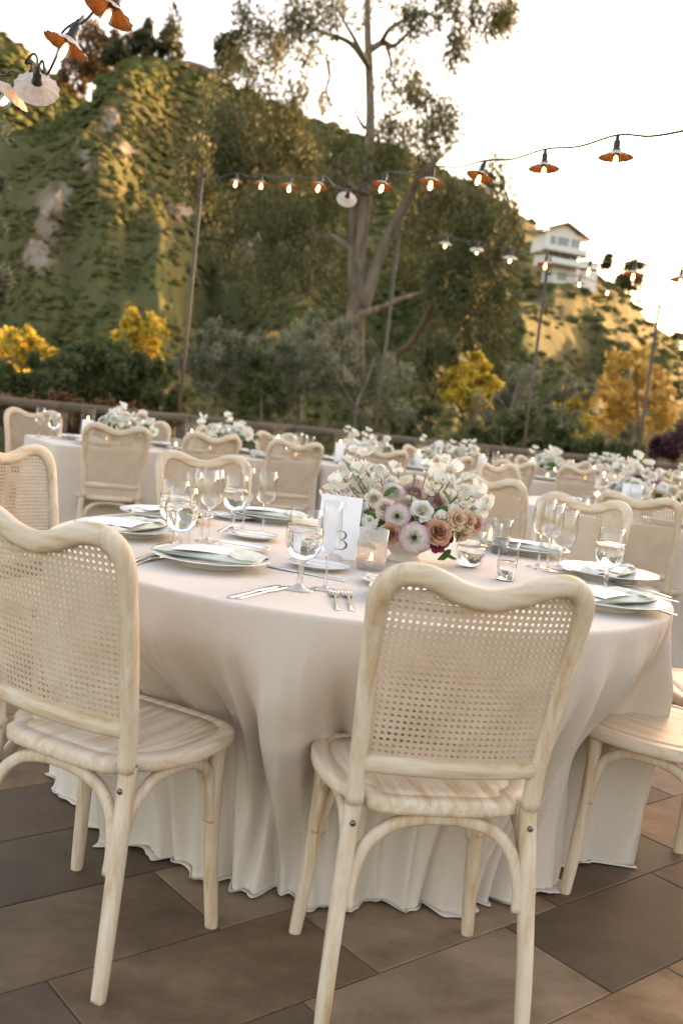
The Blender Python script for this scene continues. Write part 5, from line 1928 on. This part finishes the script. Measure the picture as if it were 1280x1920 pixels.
glass(wine, 'wine_glass', onT(481, 996), 'wine glass standing alone, rightmost of the left glasses', GG, False, 1.0)
glass(stemless, 'stemless_glass', onT(893, 1064), 'stemless glass with a little water right of the flowers', GG, True, 1.0)
glass(tumbler, 'tumbler', onT(948, 1034), 'straight tumbler behind the stemless glass', GG, True, 1.0)
glass(tumbler, 'tumbler', onT(946, 1088), 'straight water tumbler in front of the stemless glass, nearly hidden by the chair', GG, True, .92)
glass(wine, 'wine_glass', onT(1028, 1064), 'wine glass at the right, left of the round bowled one', GG, False, 1.08)
glass(goblet, 'water_goblet', onT(1070, 1066), 'round bowled goblet in the right glass cluster', GG, False, 1.06)
glass(wine, 'wine_glass', onT(1046, 1070), 'second wine glass in the right cluster, partly behind the round bowl', GG, False, 1.05)
glass(goblet, 'water_goblet', onT(1132, 1108), 'water goblet at the right rim beside the plates', GG, True, 1.0)

votive(onT(693, 1068), 'ribbed glass candle holder glowing beside the number card', 'candles on the foreground table', holder_me)
votive(onT(990, 1010), 'frosted votive at the back of the round table right of the flowers', 'candles on the foreground table')

# ------------------------------------------------------------------ table number card
def stroke(pts, wid, z_, scale, mtl, name, off=(0, 0)):
    Q = smooth_path([(*p, w) for p, w in zip(pts, wid)], 8)
    v, f = [], []
    for i, q in enumerate(Q):
        a, b = Q[max(i - 1, 0)], Q[min(i + 1, len(Q) - 1)]
        dx, dy = b[0] - a[0], b[1] - a[1]
        l = math.hypot(dx, dy) or 1
        nx, ny = -dy / l * q[2], dx / l * q[2]
        v += [((q[0] + nx) * scale + off[0], z_, (q[1] + ny) * scale + off[1]), ((q[0] - nx) * scale + off[0], z_, (q[1] - ny) * scale + off[1])]
    f = [(2 * i, 2 * i + 1, 2 * i + 3, 2 * i + 2) for i in range(len(Q) - 1)]
    mb = MB()
    mb.add(v, f, False)
    return mb.mesh(name, mtl)


THREE = [(-.33, .38), (-.16, .49), (.05, .49), (.21, .36), (.20, .18), (.06, .06), (-.08, .02), (.12, -.02), (.29, -.16), (.29, -.34), (.13, -.48), (-.12, -.50), (-.36, -.44)]
THREE_W = [.012, .016, .024, .05, .05, .022, .012, .022, .055, .055, .026, .016, .012]
ZERO = [(0, .5), (.25, .3), (.3, 0), (.25, -.3), (0, -.5), (-.25, -.3), (-.3, 0), (-.25, .3), (0, .5)]
ZERO_W = [.014, .035, .05, .035, .014, .035, .05, .035, .014]


def number_card(loc, rz, num, wid, label, sprig=True):
    t = thing('number_card', label, 'card', loc, rz, 'table number cards')
    mb = MB()
    mb.box((0, 0, .089), (.118, .0012, .178))
    part('card', mb.mesh('card', M['card']), t, (0, 0, .006), (R(-7), 0, 0))
    part('numeral', stroke(num, wid, -.0012, .052, M['ink'], 'numeral', (.012, .052)), t, (0, 0, .006), (R(-7), 0, 0))
    if sprig:
        mb = MB()
        rr = random.Random(8)
        for k in range(46):
            x, z = rr.gauss(0, .013), .150 + rr.gauss(0, .0085)
            a, l = rr.uniform(0, 6.28), rr.uniform(.002, .006)
            w = .0007
            c, s_ = math.cos(a), math.sin(a)
            mb.add([(x - s_ * w, -.0012, z + c * w), (x + s_ * w, -.0012, z - c * w), (x + c * l, -.0012, z + s_ * l)], [(0, 1, 2)], False)
        part('printed_sprig', mb.mesh('printed_sprig', M['ink_pale']), t, (0, 0, .006), (R(-7), 0, 0))
    mb = MB()
    v, f = [], []
    nu, nv = 14, 9
    for j in range(nv):
        for i in range(nu):
            a, b = 2 * PI * i / nu, PI / 2 * j / (nv - 1)
            k = 1 + .10 * math.sin(3 * a + 1)
            v.append((.027 * k * math.cos(a) * math.cos(b), .017 * k * math.sin(a) * math.cos(b), .0195 * math.sin(b)))
    f = [(j * nu + i, j * nu + (i + 1) % nu, (j + 1) * nu + (i + 1) % nu, (j + 1) * nu + i) for j in range(nv - 1) for i in range(nu)]
    mb.add(v, f, True)
    part('stone_base', mb.mesh('stone_base', M['stone']), t, (-.004, -.006, 0))
    return t


number_card(onT(627, 1050), R(-6), THREE, THREE_W, 'white table card printed with the numeral 3 in a pebble base')

# ------------------------------------------------------------------ centrepiece
FC = Vector((.20, 2.93, TZ))
ft_ = thing('flower_arrangement', 'low centrepiece of white sweet peas, mauve ranunculus and toffee roses on the foreground table', 'flowers', FC, 0, 'centrepieces')
mb = MB()
mb.lathe([(0, 0), (.050, 0), (.052, .006), (.040, .018), (.048, .030), (.085, .050), (.105, .075), (.110, .090), (.106, .090), (.09, .07), (0, .05)], 40)
part('bowl', mb.mesh('bowl', M['compote']), ft_)
core = Vector((0, 0, .07))


def fl(px, py, y, kind, mname, dpx, tx=0.0, tz=.35, seed=0, stem=True, spin=0.0):
    p = spot(px, py, y) - FC
    fc = Vector((tx, -1.0, tz))
    if kind in ('pea', 'spike', 'leaf', 'bud'):
        fc = Vector((tx, -.35, 1.0 if tz == .35 else tz))
    bloom(ft_, kind, mname, p, dpx * y / FPX, fc, seed, core + Vector((p.x * .35, p.y * .35, 0)) if stem else None, spin)


S_ = 0
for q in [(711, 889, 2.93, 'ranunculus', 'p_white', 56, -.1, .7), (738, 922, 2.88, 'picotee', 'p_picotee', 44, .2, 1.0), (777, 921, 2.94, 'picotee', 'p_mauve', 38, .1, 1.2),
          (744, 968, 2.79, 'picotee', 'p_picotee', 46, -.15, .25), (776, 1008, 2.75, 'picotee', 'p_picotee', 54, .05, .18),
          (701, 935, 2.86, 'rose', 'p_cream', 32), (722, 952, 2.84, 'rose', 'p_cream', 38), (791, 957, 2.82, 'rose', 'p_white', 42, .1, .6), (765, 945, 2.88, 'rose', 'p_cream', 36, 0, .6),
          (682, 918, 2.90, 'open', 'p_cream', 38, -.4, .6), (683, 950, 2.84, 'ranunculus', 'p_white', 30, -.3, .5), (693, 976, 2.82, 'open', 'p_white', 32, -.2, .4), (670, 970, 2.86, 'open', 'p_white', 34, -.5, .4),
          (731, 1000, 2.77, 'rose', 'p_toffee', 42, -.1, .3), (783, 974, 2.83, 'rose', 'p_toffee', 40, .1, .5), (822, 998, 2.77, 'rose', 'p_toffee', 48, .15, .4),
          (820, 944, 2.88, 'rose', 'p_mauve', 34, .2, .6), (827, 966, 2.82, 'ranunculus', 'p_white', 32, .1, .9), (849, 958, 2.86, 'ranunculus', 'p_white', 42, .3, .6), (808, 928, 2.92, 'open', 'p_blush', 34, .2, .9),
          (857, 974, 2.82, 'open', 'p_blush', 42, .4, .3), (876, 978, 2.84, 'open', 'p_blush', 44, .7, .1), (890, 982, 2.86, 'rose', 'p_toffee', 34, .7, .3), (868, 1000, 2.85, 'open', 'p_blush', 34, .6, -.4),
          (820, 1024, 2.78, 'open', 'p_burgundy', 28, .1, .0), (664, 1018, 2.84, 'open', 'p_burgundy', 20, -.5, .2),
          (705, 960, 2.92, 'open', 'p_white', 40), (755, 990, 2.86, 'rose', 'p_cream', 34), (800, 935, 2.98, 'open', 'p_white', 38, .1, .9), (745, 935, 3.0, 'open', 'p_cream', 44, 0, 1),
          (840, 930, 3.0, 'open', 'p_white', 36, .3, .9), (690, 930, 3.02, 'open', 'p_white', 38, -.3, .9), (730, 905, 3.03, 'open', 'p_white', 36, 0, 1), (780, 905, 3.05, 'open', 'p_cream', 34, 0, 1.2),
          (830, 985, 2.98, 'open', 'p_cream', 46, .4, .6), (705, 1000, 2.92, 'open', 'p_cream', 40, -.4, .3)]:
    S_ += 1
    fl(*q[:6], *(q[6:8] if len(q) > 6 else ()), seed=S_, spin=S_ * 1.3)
for px, py, y, d in ((659, 854, 2.94, 32), (683, 862, 2.92, 36), (667, 888, 2.90, 30), (690, 882, 2.95, 28), (827, 874, 2.90, 38), (848, 890, 2.88, 38), (904, 936, 2.92, 42), (902, 960, 2.90, 34), (868, 938, 2.90, 32),
                     (823, 912, 2.88, 40), (627, 911, 2.86, 34), (612, 922, 2.88, 26), (640, 925, 2.84, 30), (650, 938, 2.86, 28), (745, 880, 3.06, 26), (808, 918, 2.86, 24), (860, 925, 2.95, 26), (700, 905, 2.90, 26), (885, 945, 2.98, 26), (640, 884, 2.90, 28), (655, 902, 2.88, 28), (892, 918, 2.95, 30), (912, 945, 2.95, 28), (872, 905, 2.92, 30), (800, 880, 3.0, 28), (625, 935, 2.9, 28)):
    S_ += 1
    fl(px, py, y, 'pea', 'p_white', d * 1.18, random.Random(S_).uniform(-.5, .5), .35, S_, True, S_ * 1.7)
fl(777, 890, 2.84, 'bud', 'p_cream', 11, 0, 1.0, 1)
fl(845, 1012, 2.79, 'bud', 'p_burgundy', 12, 0, 1.0, 2)
fl(836, 1018, 2.79, 'bud', 'p_burgundy', 10, .3, .8, 2)
for px, py, tx in ((648, 868, -.8), (673, 889, .4), (660, 918, -.6), (829, 907, -.1), (643, 924, -.9), (878, 956, .9), (655, 925, -.5)):
    S_ += 1
    fl(px, py, 2.86, 'spike', 'lavender', 22, tx, .9, S_)
for px, py, d, tx, tz in ((680, 962, 26, -.4, -.3), (710, 980, 30, .3, -.5), (752, 1000, 30, -.2, -.6), (797, 986, 34, .3, .2), (850, 998, 34, .5, -.2), (842, 1030, 30, .2, -.6), (830, 1032, 26, -.2, -.8), (668, 996, 30, -.5, -.5),
                          (700, 1012, 34, -.4, -.8), (800, 1010, 30, .4, -.6), (775, 975, 26, 0, .3), (735, 980, 28, -.3, .2), (860, 985, 28, .7, -.2), (675, 1010, 26, -.7, -.4), (815, 960, 26, .2, .6), (720, 930, 26, -.2, .8), (845, 945, 26, .5, .6),
                          (690, 985, 34, -.3, -.2), (765, 985, 32, .1, -.3), (640, 1000, 24, -.6, -.2)):
    S_ += 1
    fl(max(px, 682), py, 2.835, 'leaf', 'rose_leaf', d * 1.1, max(tx, -.15) if px < 705 else tx, tz, S_, False, S_ * .9)


# ================================================================== far arrangements
def far_flowers(loc, label, grp, seed, w=.34, h=.30, mix=True, n=26):
    rr = random.Random(seed)
    t = thing('flower_arrangement', label, 'flowers', loc, 0, grp)
    part('bowl', FARBOWL, t)
    for k in range(n):
        a = rr.uniform(0, 2 * PI)
        e = rr.uniform(.1, 1) ** .6
        x, y = w * .5 * e * math.cos(a), w * .32 * e * math.sin(a)
        z = .10 + h * .62 * (1 - e * e * .75) * rr.uniform(.35, 1.0)
        if mix and rr.random() < .30:
            kind, mn = rr.choice((('rose', 'p_toffee'), ('rose', 'p_cream'), ('picotee', 'p_picotee'), ('open', 'p_mauve')))
        else:
            kind, mn = rr.choice((('open', 'p_white'), ('rose', 'p_white'), ('ranunculus', 'p_white'), ('open', 'p_white'), ('rose', 'p_cream')))
        bloom(t, kind, mn, (x, y, z), rr.uniform(.055, .095), (math.cos(a) * e, math.sin(a) * e - .5, .8), k)
    for k in range(9):
        a = rr.uniform(0, 2 * PI)
        x, y = w * .55 * math.cos(a) * rr.uniform(.2, 1), w * .3 * math.sin(a)
        bloom(t, 'pea', 'p_white', (x, y, h * rr.uniform(.72, 1.12)), rr.uniform(.065, .095), (rr.uniform(-.5, .5), -.3, 1), k, (x * .3, y * .3, .08))
    for k in range(16):
        a = rr.uniform(0, 2 * PI)
        bloom(t, 'leaf', 'rose_leaf', (w * .46 * math.cos(a), w * .26 * math.sin(a), rr.uniform(.06, .16)), rr.uniform(.05, .08), (math.cos(a), math.sin(a), rr.uniform(-.4, .5)), k)


mb = MB()
mb.lathe([(0, 0), (.045, 0), (.04, .015), (.075, .045), (.095, .08), (.09, .08), (0, .05)], 20)
FARBOWL = mb.mesh('bowl', M['compote'])

# ------------------------------------------------------------------ second round table
T2 = Vector((1.95, 6.0, 0))
single('tablecloth', cloth('tablecloth', round_bnd(.885, 260), TZ, np.zeros(260), 21, .03, .016, .03, 1.0, 24), 'ivory cloth over the second round table behind the right chairs', 'tablecloth', T2)
G2 = 'chairs at the second round table'
chair(.79, 5.20, -44, 'chair of the second round table seen from behind, just right of the centrepiece', G2)
chair(1.50, 5.02, -28, 'chair of the second round table at the right edge, its back above the far plates', G2)
chair(2.25, 4.80, 14, 'chair of the second round table at the right edge, only its seat showing', G2)
chair(.66, 6.25, -104, 'pale chair left of the second round table, beyond the centrepiece', G2)
chair(1.10, 7.05, 218, 'chair beyond the second round table, left of its flowers', G2)
chair(2.05, 7.30, 183, 'chair beyond the second round table, right of its flowers', G2)
far_flowers(T2 + Vector((-.12, .0, TZ)), 'white and toffee centrepiece on the second round table', 'centrepieces', 5, .44, .30, True, 40)
number_card(T2 + Vector((-.28, -.22, TZ)), R(-12), ZERO, ZERO_W, 'small white number card before the flowers of the second round table', False)
for i, (a, r_) in enumerate(((-150, .62), (-105, .66), (-60, .66), (150, .62), (100, .64), (40, .62))):
    p = T2 + Vector((r_ * math.cos(R(a)), r_ * math.sin(R(a)), TZ))
    w2 = ('front left', 'front', 'front right', 'far left', 'far', 'far right')[i]
    single('dinner_plate', plate_me, 'blurred dinner plate at the %s of the second round table' % w2, 'plate', p, group='plates on the second round table')
    o = thing('napkin', 'sage napkin on the %s plate of the second round table' % w2, 'napkin', (p.x, p.y, TZ + .018), R(a + 90), 'napkins on the second round table')
    part('body', napkin_me, o)
    q = T2 + Vector(((r_ - .22) * math.cos(R(a + 16)), (r_ - .22) * math.sin(R(a + 16)), TZ))
    glass(goblet, 'water_goblet', q, 'blurred water goblet at the %s of the second round table' % w2, 'goblets on the second round table')
    q = T2 + Vector(((r_ - .20) * math.cos(R(a + 27)), (r_ - .20) * math.sin(R(a + 27)), TZ))
    glass(wine, 'wine_glass', q, 'blurred wine glass at the %s of the second round table' % w2, 'wine glasses on the second round table', False)
votive(T2 + Vector((-.52, -.18, TZ)), 'votive candle at the left of the second round table', 'votives on the second round table')
votive(T2 + Vector((-.42, -.24, TZ)), 'votive candle left of the number card on the second round table', 'votives on the second round table', holder_me)
votive(T2 + Vector((.32, .22, TZ)), 'votive candle right of the flowers on the second round table', 'votives on the second round table')

# ------------------------------------------------------------------ long tables along the fence
LA = R(32)
LE = Vector((math.cos(LA), math.sin(LA), 0))
LN = Vector((-math.sin(LA), math.cos(LA), 0))
NL = Vector((-1.88, 6.35, 0))
LT = 1.98
rb = rect_bnd(LT, .76)
lc = cloth('tablecloth', rb, TZ, np.zeros(len(rb)), 31, .035, .011, .02, .8, 22)
names = ('first', 'second', 'third', 'fourth')


def lp(k, s, d, z=0.0):                              # along, across and up on long table k
    q = NL + LE * (k * (LT + .06) + s) + LN * d
    return Vector((q.x, q.y, z))


for k in range(4):
    c = lp(k, LT / 2, .38)
    wh = names[k]
    single('tablecloth', lc, 'pale cloth over the %s long table from the left along the fence' % wh, 'tablecloth', c, (0, 0, LA), 'cloths on the long tables')
    cg = 'chairs at the long tables'
    for i, s in enumerate((.34, .99, 1.64)):
        o_ = ('left end', 'middle', 'right end')[i]
        p = lp(k, s, -.20)
        chair(p.x, p.y, 30 + (-10, 6, -4)[i], 'chair on the near side of the %s long table, at its %s' % (wh, o_), cg, False)
        p = lp(k, s - (.2 if i == 0 else 0), 1.06)
        chair(p.x, p.y, 210 + (6, -5, 8)[i], 'chair on the fence side of the %s long table, at its %s' % (wh, o_), cg, False)
    for i, s in enumerate((.62, 1.42)):
        far_flowers(lp(k, s, .40, TZ), 'white flower arrangement at the %s of the %s long table' % (('left', 'right')[i], wh), 'flowers on the long tables', 10 + k * 3 + i, .42, .24, False, 30)
    for i, s in enumerate((.34, .99, 1.64)):
        for d, sd in ((.17, 'near'), (.59, 'fence')):
            p = lp(k, s, d, TZ)
            g = '%s side of the %s long table' % (sd, wh)
            o_ = ('left', 'middle', 'right')[i]
            single('dinner_plate', plate_me, 'blurred plate, %s of three on the ' % o_ + g, 'plate', p, group='plates on the ' + g)
            o = thing('napkin', 'sage napkin, %s of three on the ' % o_ + g, 'napkin', (p.x, p.y, TZ + .018), LA + PI / 2, 'napkins on the ' + g)
            part('body', napkin_me, o)
            sg = 1 if d < .3 else -1
            q = lp(k, s + .20 * sg, d + .06 * sg, TZ)
            glass(goblet, 'water_goblet', q, 'blurred water goblet, %s of three on the ' % o_ + g, 'goblets on the ' + g)
            q = lp(k, s + .29 * sg, d + .03 * sg, TZ)
            glass(wine, 'wine_glass', q, 'blurred wine glass, %s of three on the ' % o_ + g, 'wine glasses on the ' + g, False)
    for i, (s, d) in enumerate(((.32, .36), (.85, .42), (1.08, .34), (1.82, .40))):
        if i != 1:
            pillar(lp(k, s, d, TZ), 'white pillar candle in a glass cylinder, %s on the %s long table' % (('leftmost', '', 'middle', 'rightmost')[i], wh), 'pillar candles', (1, 1, .85, .95)[i])
        votive(lp(k, s + .11, d - .10, TZ), '%s votive candle on the %s long table' % (('leftmost', 'second', 'third', 'rightmost')[i], wh), 'votives on the long tables')
